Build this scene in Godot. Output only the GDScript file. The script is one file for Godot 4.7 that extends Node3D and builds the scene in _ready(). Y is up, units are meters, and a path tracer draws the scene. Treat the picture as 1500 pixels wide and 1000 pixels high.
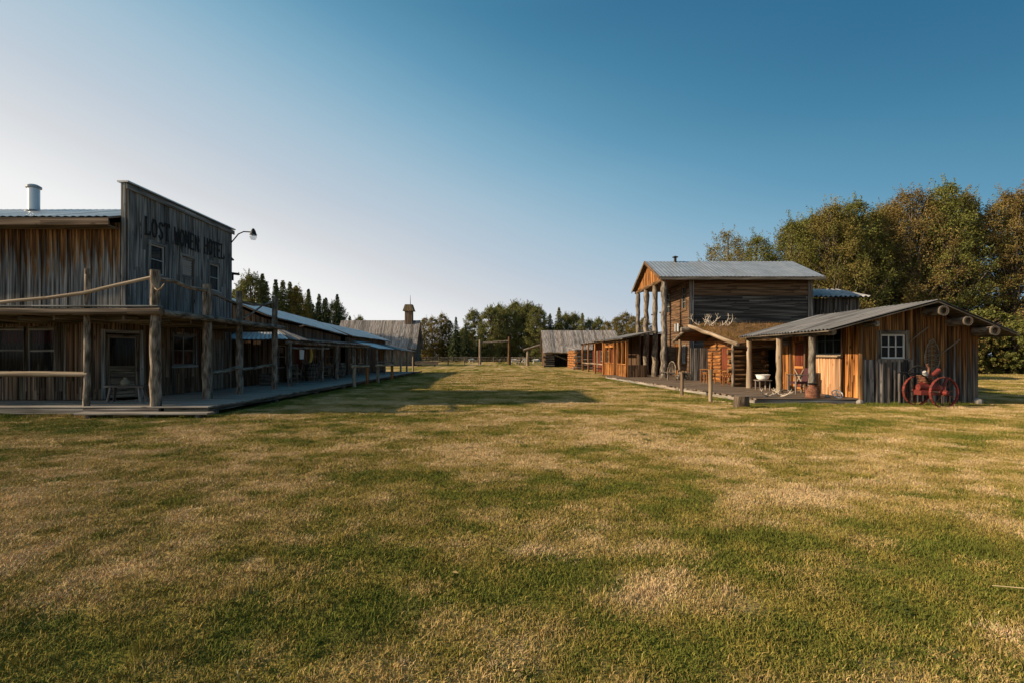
extends Node3D
# A street of weathered timber buildings round a mown lawn, late-summer evening sun from the left.
# Axes: x to the right, y up, and d = metres away from the photographer (z = -d).

const SUN_DIR := Vector3(-0.895, 0.42, 0.105)   # towards the sun

var M := {}
var rng := RandomNumberGenerator.new()
var used := {}
var na := FastNoiseLite.new()
var nb := FastNoiseLite.new()


# ------------------------------------------------------------------ mesh builder
class MB:
	var v := PackedVector3Array()
	var n := PackedVector3Array()
	var uv := PackedVector2Array()
	var c := PackedColorArray()
	var ix := PackedInt32Array()

	func tri(a: Vector3, b: Vector3, p: Vector3, col: Color, ua := Vector2.ZERO, ub := Vector2.ZERO, uc := Vector2.ZERO) -> void:
		var nn := (b - a).cross(p - a).normalized()
		var k := v.size()
		v.append_array([a, b, p])
		n.append_array([nn, nn, nn])
		uv.append_array([ua, ub, uc])
		c.append_array([col, col, col])
		ix.append_array([k, k + 2, k + 1])

	# corners counter-clockwise as seen from outside
	func quad(a: Vector3, b: Vector3, p: Vector3, q: Vector3, col: Color, ua := Vector2.ZERO, ub := Vector2.ZERO, uc := Vector2.ZERO, ud := Vector2.ZERO) -> void:
		var nn := (p - a).cross(q - b).normalized()
		var k := v.size()
		v.append_array([a, b, p, q])
		n.append_array([nn, nn, nn, nn])
		uv.append_array([ua, ub, uc, ud])
		c.append_array([col, col, col, col])
		ix.append_array([k, k + 2, k + 1, k, k + 3, k + 2])

	# eight corners: bottom 0..3 (ccw seen from above), top 4..7; the texture runs along "grain" (0 = the 0-4 edges, 1 = the 0-1 edges)
	func hexa(p: Array, col: Color, uo := Vector2.ZERO, grain := 0, vs := 0.25) -> void:
		var f := [[0, 1, 5, 4], [1, 2, 6, 5], [2, 3, 7, 6], [3, 0, 4, 7], [4, 5, 6, 7], [3, 2, 1, 0]]
		var mid := Vector3.ZERO
		for q in p:
			mid += q / 8.0
		for k in f:
			var a: Vector3 = p[k[0]]
			var b: Vector3 = p[k[1]]
			var e: Vector3 = p[k[2]]
			var g: Vector3 = p[k[3]]
			var w := (b - a).length()
			var h := (g - a).length()
			var u0 := uo
			var ua := u0 + Vector2(0, h * vs)
			var ub := u0 + Vector2(w, h * vs)
			var uc := u0 + Vector2(w, 0)
			if grain == 1:
				ua = u0
				ub = u0 + Vector2(0, w * vs)
				uc = u0 + Vector2(h, w * vs)
				if (e - a).cross(g - b).dot((a + e) * 0.5 - mid) >= 0.0:
					quad(a, b, e, g, col, ua, ub, uc, u0 + Vector2(h, 0))
				else:
					quad(g, e, b, a, col, u0 + Vector2(h, 0), uc, ub, ua)
				continue
			if (e - a).cross(g - b).dot((a + e) * 0.5 - mid) >= 0.0:
				quad(a, b, e, g, col, ua, ub, uc, u0)
			else:
				quad(g, e, b, a, col, u0, uc, ub, ua)

	# a squared timber from a to b: w across "side", t across the third axis
	func beam(a: Vector3, b: Vector3, side: Vector3, w: float, t: float, col: Color, uo := Vector2.ZERO, w2 := -1.0) -> void:
		var ax := (b - a).normalized()
		var s := (side - ax * side.dot(ax)).normalized()
		var o := ax.cross(s).normalized() * t * 0.5
		var s1 := s * w * 0.5
		var s2 := s * (w if w2 < 0.0 else w2) * 0.5
		hexa([a - s1 - o, a + s1 - o, a + s1 + o, a - s1 + o, b - s2 - o, b + s2 - o, b + s2 + o, b - s2 + o], col, uo, 0)

	# the same with its long edges chamfered
	func timber(a: Vector3, b: Vector3, side: Vector3, w: float, t: float, col: Color, uo := Vector2.ZERO, ch := 0.012) -> void:
		var ax := (b - a).normalized()
		var s := (side - ax * side.dot(ax)).normalized()
		var o := ax.cross(s).normalized()
		var hw := w * 0.5
		var ht := t * 0.5
		var prof := [Vector2(-hw + ch, -ht), Vector2(hw - ch, -ht), Vector2(hw, -ht + ch), Vector2(hw, ht - ch), Vector2(hw - ch, ht), Vector2(-hw + ch, ht), Vector2(-hw, ht - ch), Vector2(-hw, -ht + ch)]
		var L := (b - a).length() * 0.25
		var u := 0.0
		for k in 8:
			var p: Vector2 = prof[k]
			var q: Vector2 = prof[(k + 1) % 8]
			var w0 := (q - p).length()
			var p3 := s * p.x + o * p.y
			var q3 := s * q.x + o * q.y
			quad(a + p3, a + q3, b + q3, b + p3, col, uo + Vector2(u, L), uo + Vector2(u + w0, L), uo + Vector2(u + w0, 0), uo + Vector2(u, 0))
			u += w0
		for k in range(1, 7):
			var p0: Vector3 = s * prof[0].x + o * prof[0].y
			var p1: Vector3 = s * prof[k].x + o * prof[k].y
			var p2: Vector3 = s * prof[k + 1].x + o * prof[k + 1].y
			tri(b + p0, b + p1, b + p2, col, uo, uo + Vector2(0.05, 0), uo + Vector2(0.05, 0.02))
			tri(a + p2, a + p1, a + p0, col, uo, uo + Vector2(0.05, 0), uo + Vector2(0.05, 0.02))

	# a round limb through pts
	func tube(pts: Array, rad: Array, sides: int, col: Color, rough := 0.0, sd := 1, cap := Color(-1, 0, 0), uo := Vector2.ZERO, round_end := false) -> void:
		var r := RandomNumberGenerator.new()
		r.seed = sd
		var k0 := v.size()
		var m := pts.size()
		var ax: Vector3 = (pts[1] - pts[0]).normalized()
		var s := (Vector3.UP if absf(ax.y) < 0.9 else Vector3.RIGHT).cross(ax).normalized()
		var along := 0.0
		var lobe := PackedFloat32Array()
		for j in sides:
			lobe.append(1.0 + r.randf_range(-rough, rough))
		for i in m:
			var p: Vector3 = pts[i]
			if i > 0:
				along += (p - pts[i - 1]).length()
			var d: Vector3 = (pts[mini(i + 1, m - 1)] - pts[maxi(i - 1, 0)]).normalized()
			s = (s - d * s.dot(d)).normalized()
			var o := d.cross(s)
			for j in sides + 1:
				var a := TAU * j / sides
				var q := s * cos(a) + o * sin(a)
				var rr: float = rad[i] * lobe[j % sides] * (1.0 + (r.randf_range(-rough, rough) * 0.5 if j < sides else 0.0))
				v.append(p + q * rr)
				n.append(q)
				uv.append(uo + Vector2(a * rad[0], along * 0.25))
				c.append(col)
		for i in m:
			v[k0 + i * (sides + 1) + sides] = v[k0 + i * (sides + 1)]
		for i in m - 1:
			for j in sides:
				var a := k0 + i * (sides + 1) + j
				var b := a + sides + 1
				ix.append_array([a, b, a + 1, a + 1, b, b + 1])
		var cc := col if cap.r < 0.0 else cap
		for e in 2:
			var ring := k0 + (0 if e == 0 else (m - 1) * (sides + 1))
			var nn: Vector3 = (pts[0] - pts[1]).normalized() if e == 0 else (pts[m - 1] - pts[m - 2]).normalized()
			var k := v.size()
			v.append(pts[0] if e == 0 else pts[m - 1])
			n.append(nn)
			uv.append(uo)
			c.append(cc)
			for j in sides + 1:
				v.append(v[ring + j])
				n.append(nn)
				uv.append(uo + Vector2(cos(TAU * j / sides), sin(TAU * j / sides)) * 0.1)
				c.append(cc)
			for j in sides:
				if e == 0:
					ix.append_array([k, k + 1 + j, k + 2 + j])
				else:
					ix.append_array([k, k + 2 + j, k + 1 + j])

	# a turned shape about a vertical axis: prof = [Vector2(radius, height), ...] from the bottom up
	func lathe(at: Vector3, prof: Array, sides: int, col: Color) -> void:
		for i in prof.size() - 1:
			var p: Vector2 = prof[i]
			var q: Vector2 = prof[i + 1]
			var t := (q - p).normalized()
			var k := v.size()
			for j in sides + 1:
				var a := TAU * j / sides
				var d := Vector3(cos(a), 0, sin(a))
				v.append_array([at + d * p.x + Vector3.UP * p.y, at + d * q.x + Vector3.UP * q.y])
				var nn := (d * t.y - Vector3.UP * t.x).normalized()
				n.append_array([nn, nn])
				uv.append_array([Vector2(a * 0.3, -p.y), Vector2(a * 0.3, -q.y)])
				c.append_array([col, col])
			for j in sides:
				var a := k + j * 2
				ix.append_array([a, a + 2, a + 1, a + 1, a + 2, a + 3])

	func mesh(base: Vector3) -> ArrayMesh:
		var arr := []
		arr.resize(Mesh.ARRAY_MAX)
		var w := v.duplicate()
		if base != Vector3.ZERO:
			for k in w.size():
				w[k] -= base
		arr[Mesh.ARRAY_VERTEX] = w
		arr[Mesh.ARRAY_NORMAL] = n
		arr[Mesh.ARRAY_TEX_UV] = uv
		arr[Mesh.ARRAY_COLOR] = c
		arr[Mesh.ARRAY_INDEX] = ix
		# tangents for the normal maps
		var tg := PackedFloat32Array()
		tg.resize(w.size() * 4)
		for k in w.size():
			var t := Vector3.UP.cross(n[k])
			t = t.normalized() if t.length() > 0.01 else Vector3.RIGHT
			tg[k * 4] = t.x
			tg[k * 4 + 1] = t.y
			tg[k * 4 + 2] = t.z
			tg[k * 4 + 3] = 1.0
		arr[Mesh.ARRAY_TANGENT] = tg
		var m := ArrayMesh.new()
		m.add_surface_from_arrays(Mesh.PRIMITIVE_TRIANGLES, arr)
		return m


# ------------------------------------------------------------------ scene helpers
func V(x: float, y: float, d: float) -> Vector3:
	return Vector3(x, y, -d)


func rr(a: float, b: float) -> float:
	return rng.randf_range(a, b)


func tone(lo := 0.75, hi := 1.2, warm := 0.06) -> Color:
	var t := rr(lo, hi)
	var w := rr(-warm, warm)
	return Color(t * (1.0 + w), t, t * (1.0 - w))


func uvo(long := 0.5) -> Vector2:
	return Vector2(rr(0.0, 0.7), rr(0.0, long))


func numbered(called: String) -> String:
	var k: int = used.get(called, 0)
	used[called] = k + 1
	return called if k == 0 else "%s_%03d" % [called, k]


func tag(o: Node, label: String, category: String, group := "") -> Node:
	o.set_meta("label", label)
	o.set_meta("category", category)
	if group != "":
		o.set_meta("group", group)
	return o


func thing(called: String, label: String, category: String, at: Vector3, group := "") -> Node3D:
	var o := Node3D.new()
	o.name = numbered(called)
	add_child(o)
	o.position = at
	tag(o, label, category, group)
	return o


func base_of(p: Node) -> Vector3:
	var b := Vector3.ZERO
	while p != self and p is Node3D:
		b += (p as Node3D).position
		p = p.get_parent()
	return b


# commits a builder (world coordinates) as one named mesh under parent
func part(mb: MB, called: String, mat: String, parent: Node) -> MeshInstance3D:
	var o := MeshInstance3D.new()
	o.name = called
	o.mesh = mb.mesh(base_of(parent))
	o.material_override = M[mat]
	parent.add_child(o, true)
	return o


# a thing that is a single mesh
func solo(mb: MB, called: String, mat: String, at: Vector3, label: String, category: String, group := "") -> MeshInstance3D:
	var o := MeshInstance3D.new()
	o.name = numbered(called)
	o.mesh = mb.mesh(at)
	o.material_override = M[mat]
	add_child(o)
	o.position = at
	tag(o, label, category, group)
	return o


func copy(src: Node3D, at: Vector3, turn: float, label := "", group := "") -> Node3D:
	var r := src.duplicate() as Node3D
	var nm: String = src.name
	var rx := RegEx.create_from_string("_\\d{3}$")
	r.name = numbered(rx.sub(nm, ""))
	add_child(r)
	r.position = at
	r.rotation.y = turn
	if label != "":
		r.set_meta("label", label)
	if group != "":
		r.set_meta("group", group)
	return r


func crooked(a: Vector3, b: Vector3, k: int, amp: float) -> Array:
	var out := []
	for i in k + 1:
		var p := a.lerp(b, float(i) / k)
		if i > 0 and i < k:
			p += Vector3(rr(-amp, amp), rr(-amp, amp), rr(-amp, amp))
		out.append(p)
	return out


func radii(k: int, r0: float, r1: float, jit := 0.06) -> Array:
	var out := []
	for i in k + 1:
		out.append(lerpf(r0, r1, float(i) / k) * rr(1.0 - jit, 1.0 + jit))
	return out


func log_part(parent: Node, called: String, mat: String, a: Vector3, b: Vector3, r0: float, r1: float, k := 5, amp := 0.02, sides := 9, cap := Color(1.7, 1.45, 1.2)) -> MeshInstance3D:
	var mb := MB.new()
	var t := tone(0.8, 1.15)
	mb.tube(crooked(a, b, k, amp), radii(k, r0, r1), sides, t, 0.05, rng.randi(), Color(t.r * cap.r, t.g * cap.g, t.b * cap.b), uvo())
	return part(mb, called, mat, parent)


func box_part(parent: Node, called: String, mat: String, a: Vector3, b: Vector3, side: Vector3, w: float, t: float, col := Color(-1, 0, 0)) -> MeshInstance3D:
	var mb := MB.new()
	mb.timber(a, b, side, w, t, tone(0.85, 1.12) if col.r < 0 else col, uvo(), minf(0.012, minf(w, t) * 0.2))
	return part(mb, called, mat, parent)


# ------------------------------------------------------------------ walls
# A wall stands on the line from A to B (both at y = its foot) and faces nrm. Openings: [s0, s1, y0, y1] along and up the wall.
class Wall:
	var o: Vector3
	var dir: Vector3
	var nrm: Vector3
	var length: float
	var foot: float
	var top: Array      # [s, y] pairs: the line of the top edge
	var holes: Array
	var ref := -1.0     # height where a fitted stain texture ends at the bottom, if not the foot

	func at(s: float, y: float, out: float) -> Vector3:
		return Vector3(o.x, y, o.z) + dir * s + nrm * out

	func top_at(s: float) -> float:
		for k in top.size() - 1:
			if s <= top[k + 1][0] + 1e-5:
				var f: float = (s - top[k][0]) / maxf(top[k + 1][0] - top[k][0], 1e-6)
				return lerpf(top[k][1], top[k + 1][1], f)
		return top[-1][1]

	func cuts() -> Array:
		var c := [0.0, length]
		for h in holes:
			c.append_array([h[0], h[1]])
		for t in top:
			c.append(t[0])
		c.sort()
		var u := []
		for x in c:
			if x > -1e-4 and x < length + 1e-4 and (u.is_empty() or x - u[-1] > 0.004):
				u.append(x)
		return u

	# free heights of the strip s0..s1
	func spans(s0: float, s1: float) -> Array:
		var mid := (s0 + s1) * 0.5
		var hs := []
		for h in holes:
			if mid > h[0] and mid < h[1]:
				hs.append(h)
		hs.sort_custom(func(a, b): return a[2] < b[2])
		var out := []
		var y := foot
		for h in hs:
			if h[2] - y > 0.02:
				out.append([y, h[2], false])
			y = h[3]
		out.append([y, 0.0, true])
		return out


func wall(a: Vector3, b: Vector3, nrm: Vector3, top: Array, holes := []) -> Wall:
	var w := Wall.new()
	w.o = a
	w.foot = a.y
	w.dir = (Vector3(b.x, 0, b.z) - Vector3(a.x, 0, a.z)).normalized()
	w.length = Vector2(b.x - a.x, b.z - a.z).length()
	w.nrm = nrm.normalized()
	w.top = top if top.size() > 1 else [[0.0, top[0]], [w.length, top[0]]]
	w.holes = holes
	return w


func slab(w: Wall, th: float) -> MB:
	var mb := MB.new()
	var c := w.cuts()
	for k in c.size() - 1:
		for sp in w.spans(c[k], c[k + 1]):
			var t0: float = w.top_at(c[k] + 1e-4) if sp[2] else sp[1]
			var t1: float = w.top_at(c[k + 1] - 1e-4) if sp[2] else sp[1]
			mb.hexa([w.at(c[k], sp[0], 0), w.at(c[k + 1], sp[0], 0), w.at(c[k + 1], sp[0], -th), w.at(c[k], sp[0], -th),
				w.at(c[k], t0, 0), w.at(c[k + 1], t1, 0), w.at(c[k + 1], t1, -th), w.at(c[k], t0, -th)], Color.WHITE, Vector2(0.2, 0.1))
	return mb


# upright boards nailed over a wall, one mesh each
func boards(parent: Node, w: Wall, mat: String, width: float, th := 0.024, lo := 0.7, hi := 1.2, fit_h := 0.0, ragged := 0.0, called := "board", slabby := false, warm := 0.06) -> void:
	var c := w.cuts()
	for k in c.size() - 1:
		var span: float = c[k + 1] - c[k]
		var n := maxi(1, roundi(span / width))
		var edges := [0.0]
		for j in n - 1:
			edges.append((j + 1.0 + rr(-0.28, 0.28)) / n)
		edges.append(1.0)
		for j in n:
			var s0: float = c[k] + span * edges[j] + rr(0.003, 0.014)
			var s1: float = c[k] + span * edges[j + 1] - rr(0.003, 0.014)
			var t := tone(lo, hi, warm) * (rr(0.45, 0.7) if rng.randf() < 0.14 else 1.0)
			var uu := rr(0.0, 0.75)
			var vv := rr(0.0, 0.25)
			for sp in w.spans(s0, s1):
				var y0: float = sp[0] + (rr(-ragged, ragged * 0.3) if sp[0] == w.foot else 0.0)
				var ta: float = w.top_at(s0) if sp[2] else sp[1]
				var tb: float = w.top_at(s1) if sp[2] else sp[1]
				var o0 := rr(0.001, 0.026)
				var o1 := o0 + th
				var mb := MB.new()
				var lean := rr(-0.006, 0.006)
				var ref: float = w.foot if w.ref < 0.0 else w.ref
				var prof := [[0.0, 0.35], [0.2, 0.85], [0.5, 1.0], [0.8, 0.85], [1.0, 0.35]] if slabby else [[0.0, 1.0], [1.0, 1.0]]
				var us := [uu, uu + (s1 - s0)]
				var vmap := func(y: float) -> float: return (1.0 - (y - ref) / fit_h) if fit_h > 0.0 else vv - y * 0.25
				for q in prof.size() - 1:
					var f0: float = prof[q][0]
					var f1: float = prof[q + 1][0]
					var h0: float = o0 + (o1 - o0) * prof[q][1] * (1.8 if slabby else 1.0)
					var h1: float = o0 + (o1 - o0) * prof[q + 1][1] * (1.8 if slabby else 1.0)
					var sa := lerpf(s0, s1, f0)
					var sb := lerpf(s0, s1, f1)
					var ua: float = lerpf(us[0], us[1], f0)
					var ub: float = lerpf(us[0], us[1], f1)
					var ya := lerpf(ta, tb, f0)
					var yb := lerpf(ta, tb, f1)
					_face(mb, w, w.at(sa, y0, h0), w.at(sb, y0, h1), w.at(sb + lean, yb, h1), w.at(sa + lean, ya, h0), w.nrm, t,
						Vector2(ua, vmap.call(y0)), Vector2(ub, vmap.call(y0)), Vector2(ub, vmap.call(yb)), Vector2(ua, vmap.call(ya)))
				var e0: float = o0 + th * prof[0][1]
				for side in 2:
					var s: float = s0 if side == 0 else s1
					var tt: float = ta if side == 0 else tb
					_face(mb, w, w.at(s, y0, -0.002), w.at(s, y0, e0), w.at(s + lean, tt, e0), w.at(s + lean, tt, -0.002), w.dir * (-1.0 if side == 0 else 1.0), t,
						Vector2(us[side], vmap.call(y0)), Vector2(us[side] + 0.02, vmap.call(y0)), Vector2(us[side] + 0.02, vmap.call(tt)), Vector2(us[side], vmap.call(tt)))
				_face(mb, w, w.at(s0 + lean, ta, -0.002), w.at(s1 + lean, tb, -0.002), w.at(s1 + lean, tb, e0), w.at(s0 + lean, ta, e0), Vector3.UP, t,
					Vector2(uu, vv), Vector2(uu + 0.1, vv), Vector2(uu + 0.1, vv + 0.01), Vector2(uu, vv + 0.01))
				_face(mb, w, w.at(s0, y0, -0.002), w.at(s1, y0, -0.002), w.at(s1, y0, e0), w.at(s0, y0, e0), Vector3.DOWN, t,
					Vector2(uu, vv), Vector2(uu + 0.1, vv), Vector2(uu + 0.1, vv + 0.01), Vector2(uu, vv + 0.01))
				part(mb, called, mat, parent)


func _face(mb: MB, _w: Wall, a: Vector3, b: Vector3, p: Vector3, q: Vector3, out: Vector3, col: Color, ua: Vector2, ub: Vector2, uc: Vector2, ud: Vector2) -> void:
	if (p - a).cross(q - b).dot(out) >= 0.0:
		mb.quad(a, b, p, q, col, ua, ub, uc, ud)
	else:
		mb.quad(q, p, b, a, col, ud, uc, ub, ua)


# lying courses: round logs or lapped boards, one mesh each
func courses(parent: Node, w: Wall, mat_of: Callable, hgt: float, round_logs: bool, over := 0.0, lo := 0.7, hi := 1.2) -> void:
	var y := w.foot
	var top := 0.0
	for t in w.top:
		top = maxf(top, t[1])
	var k := 0
	while y < top - 0.03:
		var h := minf(hgt * rr(0.9, 1.1), top - y)
		var ym := y + h * 0.5
		var runs := [[0.0, w.length]]
		for t in 40:   # where the top slopes, keep what lies under it
			pass
		var lim := [0.0, w.length]
		while lim[0] < w.length and w.top_at(lim[0]) < ym:
			lim[0] += 0.05
		while lim[1] > 0.0 and w.top_at(lim[1]) < ym:
			lim[1] -= 0.05
		runs = [lim]
		for hole in w.holes:
			if ym > hole[2] and ym < hole[3]:
				var nx := []
				for r in runs:
					if hole[0] > r[0] + 0.02:
						nx.append([r[0], minf(r[1], hole[0])])
					if hole[1] < r[1] - 0.02:
						nx.append([maxf(r[0], hole[1]), r[1]])
				runs = nx
		for r in runs:
			if r[1] - r[0] < 0.06:
				continue
			var mb := MB.new()
			var t := tone(lo, hi)
			var mat: String = mat_of.call(ym)
			if round_logs:
				var e0: float = r[0] - (over * rr(0.6, 1.2) if r[0] == 0.0 and k % 2 == 0 else 0.0)
				var e1: float = r[1] + (over * rr(0.6, 1.2) if r[1] == w.length and k % 2 == 0 else 0.0)
				mb.tube(crooked(w.at(e0, ym, -0.02), w.at(e1, ym, -0.02), 3, 0.012), radii(3, h * 0.53, h * 0.5), 8, t, 0.05, rng.randi(), Color(t.r * 1.7, t.g * 1.45, t.b * 1.2), uvo())
				part(mb, "log", mat, parent)
			else:
				var uo := uvo()
				var o0 := rr(0.028, 0.045)
				var sag := rr(-0.012, 0.012)
				mb.hexa([w.at(r[0], y + sag, o0), w.at(r[1], y - sag, o0), w.at(r[1], y - sag, -0.002), w.at(r[0], y + sag, -0.002),
					w.at(r[0], y + h + 0.015 + sag, 0.012), w.at(r[1], y + h + 0.015 - sag, 0.012), w.at(r[1], y + h + 0.015 - sag, -0.002), w.at(r[0], y + h + 0.015 + sag, -0.002)], t, uo, 1)
				part(mb, "siding_board", mat, parent)
		y += h
		k += 1


# a glazed window set into a wall's opening: frame with panes and trim
func window(parent: Node, w: Wall, h: Array, cols: int, rows: int, frame: String, trim: String, trim_w := 0.09, bar := 0.03) -> MeshInstance3D:
	var mb := MB.new()
	var fw := 0.05
	var s0: float = h[0]
	var s1: float = h[1]
	var y0: float = h[2]
	var y1: float = h[3]
	mb.timber(w.at(s0 + fw * 0.5, y0, -0.02), w.at(s0 + fw * 0.5, y1, -0.02), w.dir, fw, 0.06, Color.WHITE, uvo(), 0.006)
	mb.timber(w.at(s1 - fw * 0.5, y0, -0.02), w.at(s1 - fw * 0.5, y1, -0.02), w.dir, fw, 0.06, Color.WHITE, uvo(), 0.006)
	mb.timber(w.at(s0 + fw, y0 + fw * 0.5, -0.02), w.at(s1 - fw, y0 + fw * 0.5, -0.02), Vector3.UP, fw, 0.06, Color.WHITE, uvo(), 0.006)
	mb.timber(w.at(s0 + fw, y1 - fw * 0.5, -0.02), w.at(s1 - fw, y1 - fw * 0.5, -0.02), Vector3.UP, fw, 0.06, Color.WHITE, uvo(), 0.006)
	for k in range(1, cols):
		var s := lerpf(s0 + fw, s1 - fw, float(k) / cols)
		mb.timber(w.at(s, y0 + fw, -0.02), w.at(s, y1 - fw, -0.02), w.dir, bar, 0.04, Color.WHITE, uvo(), 0.005)
	for k in range(1, rows):
		var y := lerpf(y0 + fw, y1 - fw, float(k) / rows)
		mb.timber(w.at(s0 + fw, y, -0.018), w.at(s1 - fw, y, -0.018), Vector3.UP, bar, 0.036, Color.WHITE, uvo(), 0.005)
	var o := part(mb, "window", frame, parent)
	for k in cols:
		for j in rows:
			var g := MB.new()
			var a := lerpf(s0 + fw, s1 - fw, float(k) / cols)
			var b := lerpf(s0 + fw, s1 - fw, (k + 1.0) / cols)
			var e := lerpf(y0 + fw, y1 - fw, float(j) / rows)
			var f := lerpf(y0 + fw, y1 - fw, (j + 1.0) / rows)
			g.hexa([w.at(a, e, -0.024), w.at(b, e, -0.024), w.at(b, e, -0.028), w.at(a, e, -0.028), w.at(a, f, -0.024), w.at(b, f, -0.024), w.at(b, f, -0.028), w.at(a, f, -0.028)], Color.WHITE)
			part(g, "pane", "glass", o)
	if trim != "":
		var tw := trim_w
		for side in [[w.at(s0 - tw * 0.5, y0 - tw, 0.045), w.at(s0 - tw * 0.5, y1 + tw, 0.045), w.dir], [w.at(s1 + tw * 0.5, y0 - tw, 0.045), w.at(s1 + tw * 0.5, y1 + tw, 0.045), w.dir],
				[w.at(s0, y1 + tw * 0.5, 0.045), w.at(s1, y1 + tw * 0.5, 0.045), Vector3.UP], [w.at(s0 - tw * 1.2, y0 - tw * 0.5, 0.06), w.at(s1 + tw * 1.2, y0 - tw * 0.5, 0.06), Vector3.UP]]:
			var t := MB.new()
			t.timber(side[0], side[1], side[2], tw, 0.03, tone(0.85, 1.1), uvo(), 0.005)
			part(t, "trim", trim, o)
	return o


# ------------------------------------------------------------------ roofs
# ribbed metal sheets from the eave e0-e1 to the ridge r0-r1, one mesh each, on a boarded deck
func sheet_roof(parent: Node, e0: Vector3, e1: Vector3, r0: Vector3, r1: Vector3, sheet: float, pitch: float, amp: float, mat: String, deck: String, jit := 0.004) -> void:
	var L := (e1 - e0).length()
	var n := maxi(1, roundi(L / sheet))
	var up := (e1 - e0).cross(r0 - e0).normalized()
	var turned := up.y < 0.0
	if turned:
		up = -up
	var mbd := MB.new()
	var t := up * 0.03
	var b := up * -0.035
	mbd.hexa([e0 + b, e1 + b, r1 + b, r0 + b, e0 + t - up * (amp + 0.012), e1 + t - up * (amp + 0.012), r1 + t - up * (amp + 0.012), r0 + t - up * (amp + 0.012)], Color.WHITE, Vector2.ZERO, 1)
	var roof := part(mbd, "roof", deck, parent)
	for k in n:
		var mb := MB.new()
		var f0 := float(k) / n
		var f1 := (k + 1.0) / n
		var w := L / n
		var steps := clampi(roundi(w / pitch * 6.0), 4, 60)
		var lift := rr(0.0, jit) + (0.003 if k % 2 == 0 else 0.0)
		var over := rr(-0.02, 0.04)
		var col := tone(0.88, 1.08, 0.03)
		var du := uvo()
		var k0 := mb.v.size()
		for i in steps + 1:
			var f := lerpf(f0, f1 + 0.02 / L * (1.0 if k < n - 1 else 0.0), float(i) / steps)
			var ph := f * L / pitch * TAU
			var z := amp * sin(ph)
			var nn := (up - (e1 - e0).normalized() * (amp * TAU / pitch * cos(ph))).normalized()
			var a := e0.lerp(e1, f)
			var r := r0.lerp(r1, f)
			var dn := (a - r).normalized()
			for q in 4:
				mb.v.append((a + dn * over).lerp(r, q / 3.0) + up * (z + 0.03 + lift))
				mb.n.append(nn)
				mb.uv.append(du + Vector2(f * L * 0.5, q / 3.0 * (r - a).length() * 0.25))
				mb.c.append(col)
		for i in steps:
			for q in 3:
				var a := k0 + i * 4 + q
				mb.ix.append_array([a, a + 4, a + 1, a + 4, a + 5, a + 1] if turned else [a, a + 1, a + 4, a + 4, a + 1, a + 5])
		part(mb, "roof_sheet", mat, roof)


# planks laid from eave to ridge; single: one mesh per plank, else joined
func plank_roof(parent: Node, e0: Vector3, e1: Vector3, r0: Vector3, r1: Vector3, w: float, mat: String, ragged := 0.12) -> MeshInstance3D:
	var L := (e1 - e0).length()
	var n := roundi(L / w)
	var up := (e1 - e0).cross(r0 - e0).normalized()
	if up.y < 0.0:
		up = -up
	var mb := MB.new()
	for k in n:
		var f0 := float(k) / n + 0.008 / L
		var f1 := (k + 1.0) / n - 0.008 / L
		var lift := rr(0.0, 0.04)
		var a := e0.lerp(e1, f0)
		var b := e0.lerp(e1, f1)
		var c := r0.lerp(r1, f1)
		var d := r0.lerp(r1, f0)
		var dn := (a - d).normalized() * rr(-ragged, ragged)
		var up1 := up * lift
		mb.hexa([a + dn + up1, b + dn + up1, b + dn + up1 + up * 0.04, a + dn + up1 + up * 0.04, d + up1, c + up1, c + up1 + up * 0.04, d + up1 + up * 0.04], tone(0.45, 1.3), uvo())
	var o := part(mb, "roof_planks", mat, parent)
	o.set_meta("kind", "stuff")
	return o


# ------------------------------------------------------------------ textures
func ramp_lut(cols: Array) -> PackedByteArray:
	var lut := PackedByteArray()
	for k in 256:
		var f := k / 255.0 * (cols.size() - 1)
		var i := mini(int(f), cols.size() - 2)
		var c: Color = cols[i].lerp(cols[i + 1], f - i).linear_to_srgb()
		lut.append_array([int(clampf(c.r, 0, 1) * 255), int(clampf(c.g, 0, 1) * 255), int(clampf(c.b, 0, 1) * 255)])
	return lut


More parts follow.
